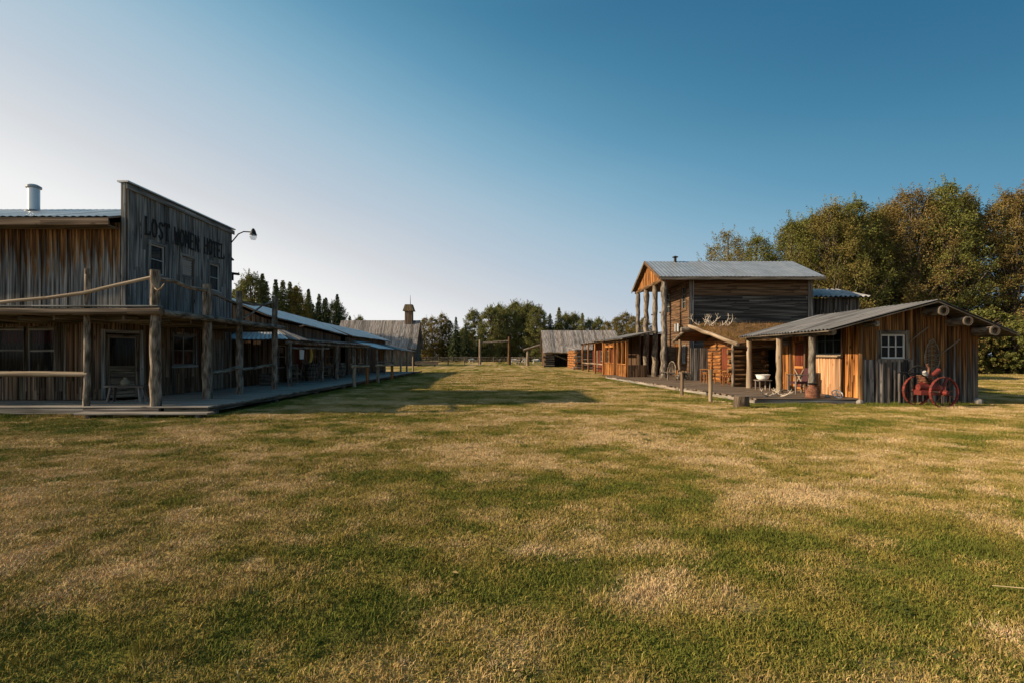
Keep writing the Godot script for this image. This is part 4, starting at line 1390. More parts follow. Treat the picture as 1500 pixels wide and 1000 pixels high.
func bench_things() -> void:
	var t := thing("bench", "low pale plank bench on the boardwalk in front of the hotel's corner door", "bench", V(-11.2, 0.25, 14.9))
	box_part(t, "seat", "grey_slab", V(-11.8, 0.70, 14.9), V(-10.62, 0.70, 14.9), Vector3(0, 0, 1), 0.3, 0.05)
	for x in [-11.62, -10.8]:
		for s in [-0.09, 0.09]:
			box_part(t, "leg", "grey_slab", V(x + (0.07 if x > -11.0 else -0.07), 0.25, 14.9 + s * 1.4), V(x, 0.68, 14.9 + s), Vector3.RIGHT, 0.07, 0.05)
	var mb := MB.new()
	mb.lathe(V(-11.28, 0.726, 14.92), [Vector2(0.0, 0.0), Vector2(0.09, 0.0), Vector2(0.12, 0.06), Vector2(0.11, 0.13), Vector2(0.05, 0.18), Vector2(0.045, 0.23), Vector2(0.0, 0.23)], 14, Color.WHITE)
	solo(mb, "jug", "hide", V(-11.28, 0.726, 14.92), "small pale squat jug standing on the plank bench", "jug")
	var jars := [["clear-grey bottle", 0.07, 0.035], ["short brown bottle", 0.0, 0.04], ["taller grey bottle", 0.15, 0.034]]
	for k in 3:
		mb = MB.new()
		var p := V(-14.55 + k * 0.24, 1.132, 15.72)
		var h: float = 0.16 + jars[k][1]
		mb.lathe(p, [Vector2(0, 0), Vector2(jars[k][2], 0), Vector2(jars[k][2], h * 0.6), Vector2(0.014, h * 0.8), Vector2(0.014, h), Vector2(0, h)], 10, Color(0.8, 0.75, 0.6) if k == 1 else Color.WHITE)
		solo(mb, "bottle", "hide", p, "%s on the ledge inside the hotel's lower window, %s of three" % [jars[k][0], ORD[k]], "bottle", "bottles inside the hotel window")
	var sh := MB.new()
	sh.timber(V(-14.78, 1.115, 15.74), V(-13.92, 1.115, 15.74), Vector3(0, 0, 1), 0.1, 0.03, Color.WHITE, uvo(), 0.004)
	solo(sh, "window_ledge", "dark_board", V(-14.35, 1.1, 15.74), "dark plank ledge inside the hotel's lower window", "shelf")
	# yard lamp on the false front's far end
	t = thing("gooseneck_lamp", "outdoor lamp on a bent arm at the far top corner of the hotel's false front", "lamp", V(-11.6, 6.3, 21.35))
	mb = MB.new()
	mb.tube([V(-11.72, 6.28, 21.35), V(-11.6, 6.42, 21.35), V(-11.42, 6.64, 21.35), V(-11.2, 6.74, 21.35), V(-10.85, 6.72, 21.35)], [0.025, 0.025, 0.025, 0.025, 0.025], 8, Color.WHITE)
	part(mb, "arm", "iron", t)
	mb = MB.new()
	mb.lathe(V(-10.8, 6.60, 21.35), [Vector2(0.15, 0.0), Vector2(0.12, 0.06), Vector2(0.09, 0.17), Vector2(0.04, 0.26), Vector2(0.0, 0.28)], 16, Color.WHITE)
	part(mb, "hood", "iron", t)
	mb = MB.new()
	mb.lathe(V(-10.8, 6.40, 21.35), [Vector2(0.0, 0.0), Vector2(0.10, 0.01), Vector2(0.14, 0.10), Vector2(0.14, 0.2)], 16, Color.WHITE)
	part(mb, "globe", "lamp_glass", t)
	mb = MB.new()
	mb.timber(V(-11.78, 5.02, 21.46), V(-11.46, 4.98, 21.46), Vector3.UP, 0.1, 0.07, Color.WHITE, Vector2.ZERO, 0.01)
	mb.timber(V(-11.72, 4.98, 21.46), V(-11.72, 4.72, 21.46), Vector3.RIGHT, 0.07, 0.06, Color.WHITE, Vector2.ZERO, 0.01)
	solo(mb, "wall_bracket", "iron", V(-11.72, 4.72, 21.46), "small dark bracket on the far edge of the hotel's false front", "bracket")


func left_row() -> void:
	var out := Vector3(1, 0, 0)
	var fwd := Vector3(0, 0, 1)
	# --- the store: board wall over a deep porch, long tin roof
	var t := thing("store", "brown board store with long pale tin roof and deep porch next to the hotel", "building", V(-11.75, 0, 24.0))
	var w := wall(V(-11.75, 0.25, 24.0), V(-11.75, 0.25, 35.0), out, [[0.0, 3.36], [11.0, 2.86]], [[1.0, 2.6, 0.95, 2.1], [3.6, 4.6, 0.25, 2.2], [5.6, 7.0, 0.95, 2.1], [8.2, 9.6, 0.95, 2.1]])
	var n := part(slab(w, 0.12), "street_wall", "sheathing", t)
	boards(n, w, "umber_board", 0.22, 0.024, 0.6, 1.25)
	window(t, w, w.holes[0], 2, 2, "dull_white", "umber_board")
	window(t, w, w.holes[2], 2, 2, "grey_board", "umber_board")
	window(t, w, w.holes[3], 2, 2, "grey_board", "umber_board")
	box_part(t, "door", "red_board", w.at(4.1, 0.26, -0.04), w.at(4.1, 2.18, -0.04), w.dir, 0.98, 0.04)
	w = wall(V(-17.5, 0.0, 24.0), V(-11.75, 0.0, 24.0), fwd, [[0.0, 3.1], [3.9, 4.2], [5.75, 3.36]])
	n = part(slab(w, 0.12), "end_wall", "sheathing", t)
	boards(n, w, "umber_board", 0.22, 0.024, 0.7, 1.25)
	w = wall(V(-17.5, 0.0, 24.0), V(-17.5, 0.0, 46.0), -out, [2.8])
	part(slab(w, 0.12), "back_wall", "dark_board", t)
	sheet_roof(t, V(-11.3, 3.42, 23.6), V(-11.3, 2.92, 35.2), V(-13.5, 4.33, 23.6), V(-13.5, 3.93, 35.2), 0.95, 0.23, 0.014, "tin_sheet", "umber_board")
	sheet_roof(t, V(-18.0, 3.0, 23.6), V(-18.0, 2.7, 35.2), V(-13.5, 4.33, 23.6), V(-13.5, 3.93, 35.2), 0.95, 0.23, 0.014, "tin_sheet", "umber_board")
	# porch roof, hipped towards the hotel
	sheet_roof(t, V(-12.4, 2.26, 21.95), V(-9.6, 2.26, 21.95), V(-12.4, 2.86, 23.95), V(-11.1, 2.86, 23.95), 0.8, 0.2, 0.014, "tin_sheet", "dark_board")
	plank_roof(t, V(-9.55, 2.24, 22.05), V(-9.55, 2.24, 24.3), V(-11.05, 2.84, 23.9), V(-11.12, 2.84, 24.3), 0.24, "roof_plank", 0.03)
	plank_roof(t, V(-9.55, 2.24, 24.32), V(-9.55, 2.22, 34.4), V(-11.7, 2.50, 24.32), V(-11.7, 2.46, 34.4), 0.24, "roof_plank", 0.06)
	log_part(t, "porch_beam", "bark_log", V(-9.7, 2.16, 22.0), V(-9.7, 2.14, 34.4), 0.08, 0.08, 8, 0.015)
	log_part(t, "porch_beam", "bark_log", V(-9.75, 1.93, 22.4), V(-9.75, 1.95, 27.2), 0.05, 0.05, 5, 0.02)
	for p in [[22.3, 0.1], [26.2, 0.06], [28.3, 0.11], [31.2, 0.09], [34.2, 0.09]]:
		log_part(t, "porch_post", "bark_log", V(-9.7, 0.25, p[0]), V(-9.7, 2.12, p[0]), p[1], p[1] * 0.9, 5, 0.02)
	# --- its neighbour, lower, with two pale curtained windows
	t = thing("bunkhouse", "low board bunkhouse with two pale curtained windows at the tin row's far end", "building", V(-11.4, 0, 35.3))
	w = wall(V(-11.4, 0.25, 35.3), V(-11.4, 0.25, 46.0), out, [2.84], [[0.5, 2.0, 0.95, 2.2], [2.4, 3.9, 0.95, 2.2], [5.2, 6.1, 0.25, 2.15]])
	n = part(slab(w, 0.12), "street_wall", "sheathing", t)
	boards(n, w, "umber_board", 0.22, 0.024, 0.6, 1.2)
	for k in 2:
		var o := window(t, w, w.holes[k], 2, 1, "old_white", "umber_board")
		for q in 2:
			var cu := MB.new()
			var h: Array = w.holes[k]
			var c0: float = lerpf(h[0], h[1], 0.05 + q * 0.5)
			for j in 6:
				var s0 := c0 + j * 0.1
				var z0 := -0.09 - 0.03 * (j % 2)
				var drop := 0.1 + 0.7 * pow(absf(j - (0 if q == 0 else 5)) / 5.0, 2.0)
				cu.hexa([w.at(s0, h[2] + 0.06 + 0.5 * (drop - 0.1), z0), w.at(s0 + 0.1, h[2] + 0.06 + 0.5 * (drop - 0.1), -0.21 - z0), w.at(s0 + 0.1, h[2] + 0.06 + 0.5 * (drop - 0.1), -0.22 - z0), w.at(s0, h[2] + 0.06 + 0.5 * (drop - 0.1), z0 - 0.01), w.at(s0, h[3] - 0.06, z0), w.at(s0 + 0.1, h[3] - 0.06, -0.21 - z0), w.at(s0 + 0.1, h[3] - 0.06, -0.22 - z0), w.at(s0, h[3] - 0.06, z0 - 0.01)], tone(0.9, 1.1))
			part(cu, "curtain", "enamel", o)
	box_part(t, "door", "dark_board", w.at(5.65, 0.26, -0.04), w.at(5.65, 2.13, -0.04), w.dir, 0.88, 0.04)
	w = wall(V(-17.0, 0.0, 46.0), V(-11.4, 0.0, 46.0), -fwd, [[0.0, 2.8], [3.5, 3.75], [5.6, 2.84]])
	part(slab(w, 0.12), "end_wall", "umber_board", t)
	sheet_roof(t, V(-11.0, 2.90, 35.25), V(-11.0, 2.84, 46.4), V(-13.5, 3.88, 35.25), V(-13.5, 3.74, 46.4), 0.95, 0.23, 0.014, "tin_sheet", "umber_board")
	sheet_roof(t, V(-17.4, 2.7, 35.25), V(-17.4, 2.7, 46.4), V(-13.5, 3.88, 35.25), V(-13.5, 3.74, 46.4), 0.95, 0.23, 0.014, "tin_sheet", "umber_board")
	sheet_roof(t, V(-9.3, 2.06, 35.6), V(-9.3, 2.04, 40.6), V(-11.38, 2.62, 35.6), V(-11.38, 2.62, 40.6), 0.9, 0.22, 0.014, "tin_sheet", "dark_board")
	sheet_roof(t, V(-9.1, 1.98, 42.2), V(-9.1, 1.94, 48.0), V(-11.38, 2.56, 42.2), V(-11.38, 2.5, 48.0), 0.9, 0.22, 0.014, "old_tin", "dark_board")
	for d in [35.8, 38.0, 40.4]:
		log_part(t, "porch_post", "bark_log", V(-9.45, 0.25, d), V(-9.45, 2.03, d), 0.08, 0.075, 4, 0.015)
	for d in [42.5, 45.0, 47.8]:
		log_part(t, "porch_post", "peeled_log", V(-9.25, 0.0, d), V(-9.25, 1.94, d), 0.08, 0.075, 4, 0.015)
	log_part(t, "rail", "bark_log", V(-9.45, 1.1, 35.8), V(-9.45, 1.1, 40.4), 0.05, 0.05, 4, 0.02)
	# porch clutter
	var seat := twig_chair("porch_chair", "dark log chair on the store porch, nearest the hotel", "bark_log", V(-10.8, 0.25, 25.4), PI * 0.5, "log chairs on the store porch")
	copy(seat, V(-10.8, 0.25, 29.6), PI * 0.55, "dark log chair on the store porch beyond the barrel", "log chairs on the store porch")
	barrel(V(-10.7, 0.25, 27.3), "old wooden barrel standing on the store porch between two chairs")
	copy(seat, V(-10.3, 0.25, 33.6), PI * 0.6, "dark log chair on the store porch next to the split-log bench", "log chairs on the store porch")
	barrel(V(-11.2, 0.25, 26.0), "old wooden barrel standing right against the store wall")
	barrel(V(-10.3, 0.25, 30.6), "old wooden barrel on the store porch close to the edge of the boardwalk")
	var wt := thing("wagon_wheel", "old wooden wagon wheel leaning on the store wall beyond the barrel", "wheel", V(-11.45, 0.25, 28.5))
	wooden_wheel(wt, V(-11.45, 0.85, 28.5), Vector3(1, 0.25, 0), 0.58)
	var lb := thing("log_bench", "long split-log bench on the store porch near its far end", "bench", V(-11.1, 0.25, 32.0))
	box_part(lb, "seat", "dark_board", V(-11.1, 0.68, 31.2), V(-11.1, 0.68, 32.9), Vector3.RIGHT, 0.32, 0.07)
	for d in [31.4, 32.7]:
		for q in [-0.1, 0.1]:
			log_part(lb, "leg", "bark_log", V(-11.1 + q * 1.4, 0.25, d), V(-11.1 + q, 0.66, d), 0.035, 0.035, 2, 0.0, 7)
	var cr := thing("crate", "plank crate on the store porch against the wall", "crate", V(-11.1, 0.25, 23.4))
	for y in [0.33, 0.52, 0.71]:
		for f in [[V(-11.4, y, 23.1), V(-10.8, y, 23.1)], [V(-11.4, y, 23.7), V(-10.8, y, 23.7)], [V(-10.8, y, 23.13), V(-10.8, y, 23.67)], [V(-11.4, y, 23.13), V(-11.4, y, 23.67)]]:
			box_part(cr, "slat", "dark_board", f[0], f[1], Vector3.UP, 0.15, 0.025)
	var mb := MB.new()
	mb.hexa([V(-9.75, 1.42, 23.55), V(-9.75, 1.42, 23.95), V(-9.77, 1.42, 23.95), V(-9.77, 1.42, 23.55), V(-9.75, 1.9, 23.5), V(-9.75, 1.84, 24.0), V(-9.77, 1.84, 24.0), V(-9.77, 1.9, 23.5)], Color.WHITE)
	solo(mb, "hanging_sign", "old_white", V(-9.76, 1.42, 23.75), "small blank white sign hanging under the store porch beam", "sign")
	mb = MB.new()
	mb.tube([V(-9.75, 1.92, 24.75), V(-9.72, 1.6, 24.8), V(-9.75, 1.3, 24.75), V(-9.78, 1.25, 24.7)], [0.05, 0.08, 0.07, 0.04], 8, Color.WHITE, 0.15, 5)
	solo(mb, "hanging_cloth", "ochre_cloth", V(-9.75, 1.25, 24.75), "ochre cloth hanging from the store porch beam", "cloth")
	# hitching rails in front
	hitch(V(-7.7, 0, 25.0), V(-7.7, 0, 27.2), 1.02, "hitching rail at the boardwalk in front of the store, the taller nearer one")
	hitch(V(-7.7, 0, 29.4), V(-7.7, 0, 32.8), 0.98, "long hitching rail at the boardwalk in front of the store's far end")


func hitch(a: Vector3, b: Vector3, h: float, label: String) -> void:
	var t := thing("hitching_rail", label, "hitching rail", (a + b) * 0.5, "hitching rails along the left boardwalk")
	log_part(t, "post", "peeled_log", a, a + Vector3.UP * h, 0.09, 0.085, 3, 0.012)
	log_part(t, "post", "orange_log", b, b + Vector3.UP * (h - 0.06), 0.09, 0.085, 3, 0.012)
	var d := (b - a).normalized() * 0.35
	log_part(t, "rail", "peeled_log", a - d + Vector3.UP * (h + 0.04), b + d + Vector3.UP * (h - 0.02), 0.065, 0.055, 4, 0.02)


func barrel(at: Vector3, label: String) -> void:
	var t := thing("barrel", label, "barrel", at)
	for k in 16:
		var mb := MB.new()
		var a := TAU * k / 16.0
		var tang := Vector3(-sin(a), 0, cos(a))
		var p := []
		for y in [0.0, 0.22, 0.45, 0.68, 0.9]:
			var r := 0.27 + 0.055 * (1.0 - pow((y - 0.45) / 0.45, 2.0))
			p.append(at + Vector3(cos(a) * r, y, sin(a) * r))
		for j in 4:
			mb.beam(p[j], p[j + 1], tang, 0.118, 0.03, tone(0.9, 1.1), uvo())
		part(mb, "stave", "dark_board", t)
	for y in [0.12, 0.32, 0.58, 0.78]:
		var mb := MB.new()
		var r := 0.29 + 0.055 * (1.0 - pow((y - 0.45) / 0.45, 2.0))
		mb.lathe(at + Vector3.UP * y, [Vector2(r, -0.02), Vector2(r + 0.005, 0.0), Vector2(r, 0.02)], 24, Color.WHITE)
		part(mb, "hoop", "iron", t)
	var mb := MB.new()
	mb.lathe(at + Vector3.UP * 0.84, [Vector2(0.27, 0.0), Vector2(0.0, 0.005)], 20, Color.WHITE)
	part(mb, "head", "dark_board", t)


# a chair of round poles; it faces local +z
func twig_chair(called: String, label: String, mt: String, at: Vector3, turn: float, group := "") -> Node3D:
	var t := thing(called, label, "chair", Vector3.ZERO, group)
	for s in [-1.0, 1.0]:
		log_part(t, "leg", mt, Vector3(0.24 * s, 0, 0.22), Vector3(0.24 * s, 0.64, 0.22), 0.032, 0.03, 3, 0.008, 7)
		log_part(t, "leg", mt, Vector3(0.22 * s, 0, -0.22), Vector3(0.22 * s, 1.05, -0.32), 0.034, 0.026, 4, 0.012, 7)
		log_part(t, "armrest", mt, Vector3(0.24 * s, 0.64, 0.27), Vector3(0.23 * s, 0.66, -0.28), 0.03, 0.028, 3, 0.012, 7)
		log_part(t, "stretcher", mt, Vector3(0.24 * s, 0.2, 0.22), Vector3(0.22 * s, 0.2, -0.22), 0.02, 0.02, 2, 0.006, 6)
	for z in [0.2, 0.1, 0.0, -0.1, -0.2]:
		log_part(t, "seat_pole", mt, Vector3(-0.26, 0.43, z), Vector3(0.26, 0.43, z), 0.034, 0.032, 2, 0.005, 7)
	log_part(t, "back_rail", mt, Vector3(-0.25, 0.98, -0.31), Vector3(0.25, 1.0, -0.31), 0.03, 0.03, 3, 0.02, 7)
	log_part(t, "back_rail", mt, Vector3(-0.24, 0.56, -0.255), Vector3(0.24, 0.56, -0.255), 0.026, 0.026, 2, 0.008, 7)
	for x in [-0.12, 0.0, 0.12]:
		log_part(t, "back_spindle", mt, Vector3(x, 0.56, -0.255), Vector3(x * 1.15, 0.99, -0.31), 0.018, 0.018, 3, 0.012, 6)
	t.position = at
	t.rotation.y = turn
	return t


func wooden_wheel(t: Node, c: Vector3, ax: Vector3, r: float) -> void:
	var a := ax.normalized()
	var s := Vector3.UP.cross(a).normalized()
	var o := a.cross(s)
	for k in 7:
		var mb := MB.new()
		for j in 4:
			var p := TAU * (k * 4 + j) / 28.0
			var q := TAU * (k * 4 + j + 1) / 28.0
			var dp := s * cos(p) + o * sin(p)
			var dq := s * cos(q) + o * sin(q)
			mb.beam(c + dp * (r - 0.03), c + dq * (r - 0.03), a, 0.055, 0.06, Color.WHITE, uvo())
		part(mb, "felloe", "bark_log", t)
	for k in 12:
		var p := TAU * k / 12.0
		log_part(t, "spoke", "bark_log", c + (s * cos(p) + o * sin(p)) * 0.08, c + (s * cos(p) + o * sin(p)) * (r - 0.05), 0.022, 0.018, 2, 0.0, 6)
	var hb := MB.new()
	hb.tube([c - a * 0.1, c - a * 0.04, c + a * 0.04, c + a * 0.12], [0.06, 0.1, 0.1, 0.06], 10, Color.WHITE)
	part(hb, "hub", "bark_log", t)


# ------------------------------------------------------------------ right side
func right_shed() -> void:
	var out := Vector3(-1, 0, 0)
	var fwd := Vector3(0, 0, 1)
	var t := thing("plank_shed", "orange plank shed with low grey tin roof and log porch behind the red wheels", "building", V(11.4, 0, 16.7))
	# gable wall towards the lawn; it rises with the roof
	var top := [[0.0, 2.74], [1.9, 3.22], [3.8, 2.46]]
	var w := wall(V(11.4, 0.0, 16.7), V(15.2, 0.0, 16.7), fwd, top, [[0.62, 1.42, 1.49, 2.27]])
	var n := part(slab(w, 0.1), "gable_wall", "sheathing", t)
	# upper boards over the window side, full-length slabs on the other
	var wu := wall(V(11.4, 1.42, 16.7), V(13.1, 1.42, 16.7), fwd, [[0.0, 2.74], [1.7, 3.17]], w.holes)
	wu.ref = 0.0
	boards(n, wu, "gable_board", 0.17, 0.022, 0.5, 1.15, 3.3, 0.0, "board", false, 0.1)
	var wl := wall(V(11.4, 0.0, 16.7), V(13.1, 0.0, 16.7), fwd, [1.46])
	boards(n, wl, "grey_slab", 0.19, 0.045, 0.45, 1.35, 0.0, 0.04, "slab", true, 0.08)
	var wr := wall(V(13.1, 0.0, 16.7), V(15.2, 0.0, 16.7), fwd, [[0.0, 3.17], [0.2, 3.22], [2.1, 2.46]])
	boards(n, wr, "gable_board", 0.17, 0.035, 0.35, 1.0, 3.3, 0.05, "slab", true, 0.1)
	window(t, w, w.holes[0], 3, 2, "old_white", "dark_board", 0.13, 0.03)
	# street wall under the porch
	w = wall(V(11.4, 0.0, 21.9), V(11.4, 0.0, 16.7), out, [2.74], [[1.15, 2.05, 0.22, 2.15], [2.75, 4.25, 1.62, 2.60]])
	n = part(slab(w, 0.1), "street_wall", "sheathing", t)
	var wa := wall(V(11.4, 0.0, 21.9), V(11.4, 0.0, 19.15), out, [2.74], [w.holes[0]])
	boards(n, wa, "orange_board", 0.16, 0.022, 0.6, 1.3, 0.0, 0.0, "board", false, 0.08)
	var wb := wall(V(11.4, 0.0, 19.15), V(11.4, 0.0, 17.62), out, [1.6])
	boards(n, wb, "pale_slab", 0.17, 0.045, 0.8, 1.2, 0.0, 0.0, "slab", true, 0.08)
	var wd := wall(V(11.4, 1.6, 19.15), V(11.4, 1.6, 17.62), out, [2.74], [[0.0, 1.53, 1.62, 2.60]])
	boards(n, wd, "dark_board", 0.2)
	var wc := wall(V(11.4, 0.0, 17.62), V(11.4, 0.0, 16.7), out, [2.74])
	boards(n, wc, "orange_board", 0.15, 0.03, 0.6, 1.35, 0.0, 0.0, "board", true, 0.08)
	window(t, w, w.holes[1], 3, 2, "teal_frame", "dark_board", 0.08, 0.03)
	box_part(t, "window_ledge", "peeled_log", w.at(2.62, 1.56, 0.10), w.at(4.38, 1.56, 0.10), out, 0.2, 0.05)
	# door: framed, with a braced lower half
	var mb := MB.new()
	for s in [1.2, 2.0]:
		mb.timber(w.at(s, 0.24, -0.02), w.at(s, 2.13, -0.02), w.dir, 0.09, 0.045, Color.WHITE, uvo())
	for y in [0.3, 1.12, 2.08]:
		mb.timber(w.at(1.25, y, -0.02), w.at(1.95, y, -0.02), Vector3.UP, 0.1, 0.04, Color.WHITE, uvo())
	var door := part(mb, "door", "orange_board", t)
	for k in 4:
		box_part(door, "plank", "red_board", w.at(1.335 + 0.177 * k, 0.36, -0.045), w.at(1.335 + 0.177 * k, 2.03, -0.045), w.dir, 0.17, 0.022)
	for f in [[1.27, 0.36, 1.93, 1.06], [1.93, 0.36, 1.27, 1.06]]:
		mb = MB.new()
		mb.tube([w.at(f[0], f[1], 0.005), w.at((f[0] + f[2]) * 0.5 + 0.03, 0.71, 0.015), w.at(f[2], f[3], 0.005)], [0.03, 0.028, 0.03], 7, tone())
		part(mb, "brace", "peeled_log", door)
	mb = MB.new()
	mb.tube([w.at(1.97, 1.0, 0.0), w.at(1.97, 1.14, 0.05), w.at(1.97, 1.28, 0.0)], [0.014, 0.014, 0.014], 6, Color.WHITE)
	part(mb, "handle", "iron", door)
	for s in [1.08, 2.12]:
		box_part(t, "door_post", "brown_board", w.at(s, 0.2, 0.06), w.at(s, 2.5, 0.06), w.dir, 0.13, 0.06)
	box_part(t, "sign_board", "dark_board", w.at(0.45, 2.2, 0.06), w.at(0.95, 2.2, 0.06), Vector3.UP, 0.42, 0.03)
	log_part(t, "corner_post", "wall_log", V(11.35, 0.0, 16.64), V(11.35, 2.7, 16.64), 0.075, 0.07, 5, 0.012)
	# remaining walls
	w = wall(V(15.2, 0.0, 16.75), V(15.2, 0.0, 21.9), -out, [2.44])
	n = part(slab(w, 0.1), "rear_wall", "sheathing", t)
	boards(n, w, "gable_board", 0.2, 0.03, 0.7, 1.1, 3.3)
	w = wall(V(11.4, 0.0, 21.9), V(15.2, 0.0, 21.9), -fwd, top)
	part(slab(w, 0.1), "back_wall", "dark_board", t)
	# roof
	sheet_roof(t, V(9.86, 2.36, 15.95), V(9.86, 2.36, 22.2), V(13.3, 3.28, 15.95), V(13.3, 3.28, 22.2), 0.85, 0.2, 0.024, "old_tin", "dark_board", 0.01)
	sheet_roof(t, V(15.85, 2.22, 15.95), V(15.85, 2.22, 22.2), V(13.3, 3.28, 15.95), V(13.3, 3.28, 22.2), 0.85, 0.2, 0.024, "old_tin", "dark_board", 0.01)
	# purlins: hollow-hearted logs whose ends show under the roof edge
	for p in [[13.46, 2.98, 0.15], [14.22, 2.66, 0.14], [15.06, 2.36, 0.145]]:
		mb = MB.new()
		var c := V(p[0], p[1], 15.98)
		mb.tube([V(p[0], p[1], 22.0), V(p[0], p[1] + 0.01, 19.0), c], [p[2], p[2] * 1.02, p[2]], 14, Color(0.9, 0.9, 0.9), 0.03, rng.randi(), Color(0.35, 0.3, 0.25), uvo())
		var r0: float = p[2] * 0.62
		var r1: float = p[2] * 1.06
		for k in 14:
			var a := TAU * k / 14.0
			var b := TAU * (k + 1) / 14.0
			var da := Vector3(cos(a), sin(a), 0)
			var db := Vector3(cos(b), sin(b), 0)
			mb.quad(c + da * r0 + fwd * 0.05, c + da * r1 + fwd * 0.05, c + db * r1 + fwd * 0.05, c + db * r0 + fwd * 0.05, Color(2.2, 2.1, 1.9), Vector2(0.1, 0.1), Vector2(0.2, 0.1), Vector2(0.2, 0.13), Vector2(0.1, 0.13))
			mb.quad(c + da * r1, c + db * r1, c + db * r1 + fwd * 0.05, c + da * r1 + fwd * 0.05, Color(1.2, 1.1, 1.0))
			mb.quad(c + da * r0 + fwd * 0.05, c + db * r0 + fwd * 0.05, c + db * r0 - fwd * 0.0, c + da * r0 - fwd * 0.0, Color(0.6, 0.5, 0.4))
		part(mb, "purlin", "bark_log", t)
	log_part(t, "purlin", "dark_board", V(11.42, 2.58, 15.98), V(11.42, 2.58, 22.0), 0.09, 0.09, 3, 0.0)
	# porch
	log_part(t, "porch_beam", "bark_log", V(10.2, 2.32, 16.2), V(10.2, 2.32, 22.1), 0.085, 0.08, 5, 0.012)
	for d in [17.4, 19.5, 22.0]:
		log_part(t, "porch_post", "peeled_log" if d > 18.0 else "bark_log", V(10.2, 0.2, d), V(10.2 + rr(-0.02, 0.02), 2.26, d), 0.12, 0.105, 7, 0.014, 12)
	log_part(t, "tie_beam", "wall_log", V(10.25, 2.12, 22.0), V(11.5, 2.12, 22.0), 0.1, 0.1, 3, 0.01)
	# footing stones
	for p in [[11.3, 16.6, 0.13, "at the shed's orange corner"], [15.1, 16.6, 0.16, "at the shed's far grey corner"]]:
		rock(V(p[0], 0, p[1]), p[2], "rough footing stone " + p[3])
	# tools on the gable wall
	mb = MB.new()
	mb.tube([V(13.52, 2.52, 16.58), V(13.2, 2.3, 16.55), V(12.86, 2.02, 16.57)], [0.018, 0.02, 0.016], 7, Color.WHITE)
	solo(mb, "wooden_pole", "dark_board", V(13.2, 2.02, 16.57), "short dark pole hung aslant beside the shed's small window", "pole")
	mb = MB.new()
	mb.tube([V(14.5, 2.10, 16.56), V(14.1, 1.82, 16.53), V(13.62, 1.48, 16.56)], [0.018, 0.02, 0.016], 7, Color.WHITE)
	solo(mb, "wooden_pole", "dark_board", V(14.1, 1.48, 16.56), "dark pole hung aslant on the shed wall above the red wheels", "pole")
	var hp := thing("stretcher_hoop", "oval bent-wood hoop laced with cord hung on the shed wall above the red wheels", "hoop", V(13.62, 1.1, 16.58))
	mb = MB.new()
	var pts := []
	var rad := []
	for k in 25:
		var a := TAU * k / 24.0
		pts.append(V(13.62 + 0.24 * sin(a) * (1.0 - 0.25 * cos(a)), 1.6 + 0.5 * cos(a), 16.575))
		rad.append(0.016)
	mb.tube(pts, rad, 7, Color.WHITE)
	part(mb, "frame", "bark_log", hp)
	for k in 9:
		var a := PI * (k + 1.0) / 10.0
		mb = MB.new()
		var hw := 0.24 * sin(a) * (1.0 - 0.25 * cos(a))
		var y := 1.6 + 0.5 * cos(a)
		mb.tube([V(13.62 - hw, y + 0.05, 16.585), V(13.62 + hw, y - 0.05, 16.585)], [0.007, 0.007], 5, Color.WHITE)
		mb.tube([V(13.62 - hw, y - 0.05, 16.59), V(13.62 + hw, y + 0.05, 16.59)], [0.007, 0.007], 5, Color.WHITE)
		part(mb, "lacing", "hide", hp)


func rock(at: Vector3, r: float, label: String, group := "") -> void:
	var mb := MB.new()
	var rings := 6
	var sides := 9
	var g := []
	for i in rings + 1:
		var row := []
		var e := PI * i / rings
		for j in sides:
			var a := TAU * j / sides
			var q := r * rr(0.82, 1.12)
			row.append(at + Vector3(sin(e) * cos(a) * q, r * 0.6 - cos(e) * q * 0.75, sin(e) * sin(a) * q * 0.9))
		g.append(row)
	for i in rings:
		for j in sides:
			var k := (j + 1) % sides
			mb.quad(g[i][k], g[i][j], g[i + 1][j], g[i + 1][k], tone(0.8, 1.2))
	solo(mb, "rock", "stone", at, label, "stone", group)


func spoked_wheel(t: Node, c: Vector3, ax: Vector3, r: float) -> void:
	var a := ax.normalized()
	var s := Vector3.UP.cross(a).normalized()
	var o := a.cross(s)
	var n := 40
	var mb := MB.new()
	for k in n:
		var p := TAU * k / n
		var q := TAU * (k + 1) / n
		var dp := s * cos(p) + o * sin(p)
		var dq := s * cos(q) + o * sin(q)
		mb.hexa([c + dp * r - a * 0.04, c + dq * r - a * 0.04, c + dq * r + a * 0.04, c + dp * r + a * 0.04, c + dp * (r - 0.022) - a * 0.04, c + dq * (r - 0.022) - a * 0.04, c + dq * (r - 0.022) + a * 0.04, c + dp * (r - 0.022) + a * 0.04], tone(0.9, 1.1, 0.03), uvo())
	var wh := part(mb, "wheel", "red_paint", t)
	mb = MB.new()
	mb.tube([c - a * 0.1, c - a * 0.05, c + a * 0.05, c + a * 0.13], [0.055, 0.09, 0.09, 0.05], 12, Color.WHITE)
	part(mb, "hub", "red_paint", wh)
	for k in 10:
		var p := TAU * k / 10.0 + 0.2
		var dp := s * cos(p) + o * sin(p)
		var m2 := MB.new()
		m2.tube([c + dp * 0.07 + a * (0.04 if k % 2 == 0 else -0.04), c + dp * (r - 0.03)], [0.012, 0.01], 6, tone(0.8, 1.1))
		part(m2, "spoke", "red_paint" if k % 3 != 0 else "rust", wh)
	for k in 16:
		var p := TAU * k / 16.0
		var dp := s * cos(p) + o * sin(p)
		var m2 := MB.new()
		m2.beam(c + dp * (r + 0.008) - a * 0.036, c + dp * (r + 0.008) + a * 0.036, s * -sin(p) + o * cos(p), 0.02, 0.016, tone(0.7, 1.0))
		part(m2, "cleat", "rust", wh)


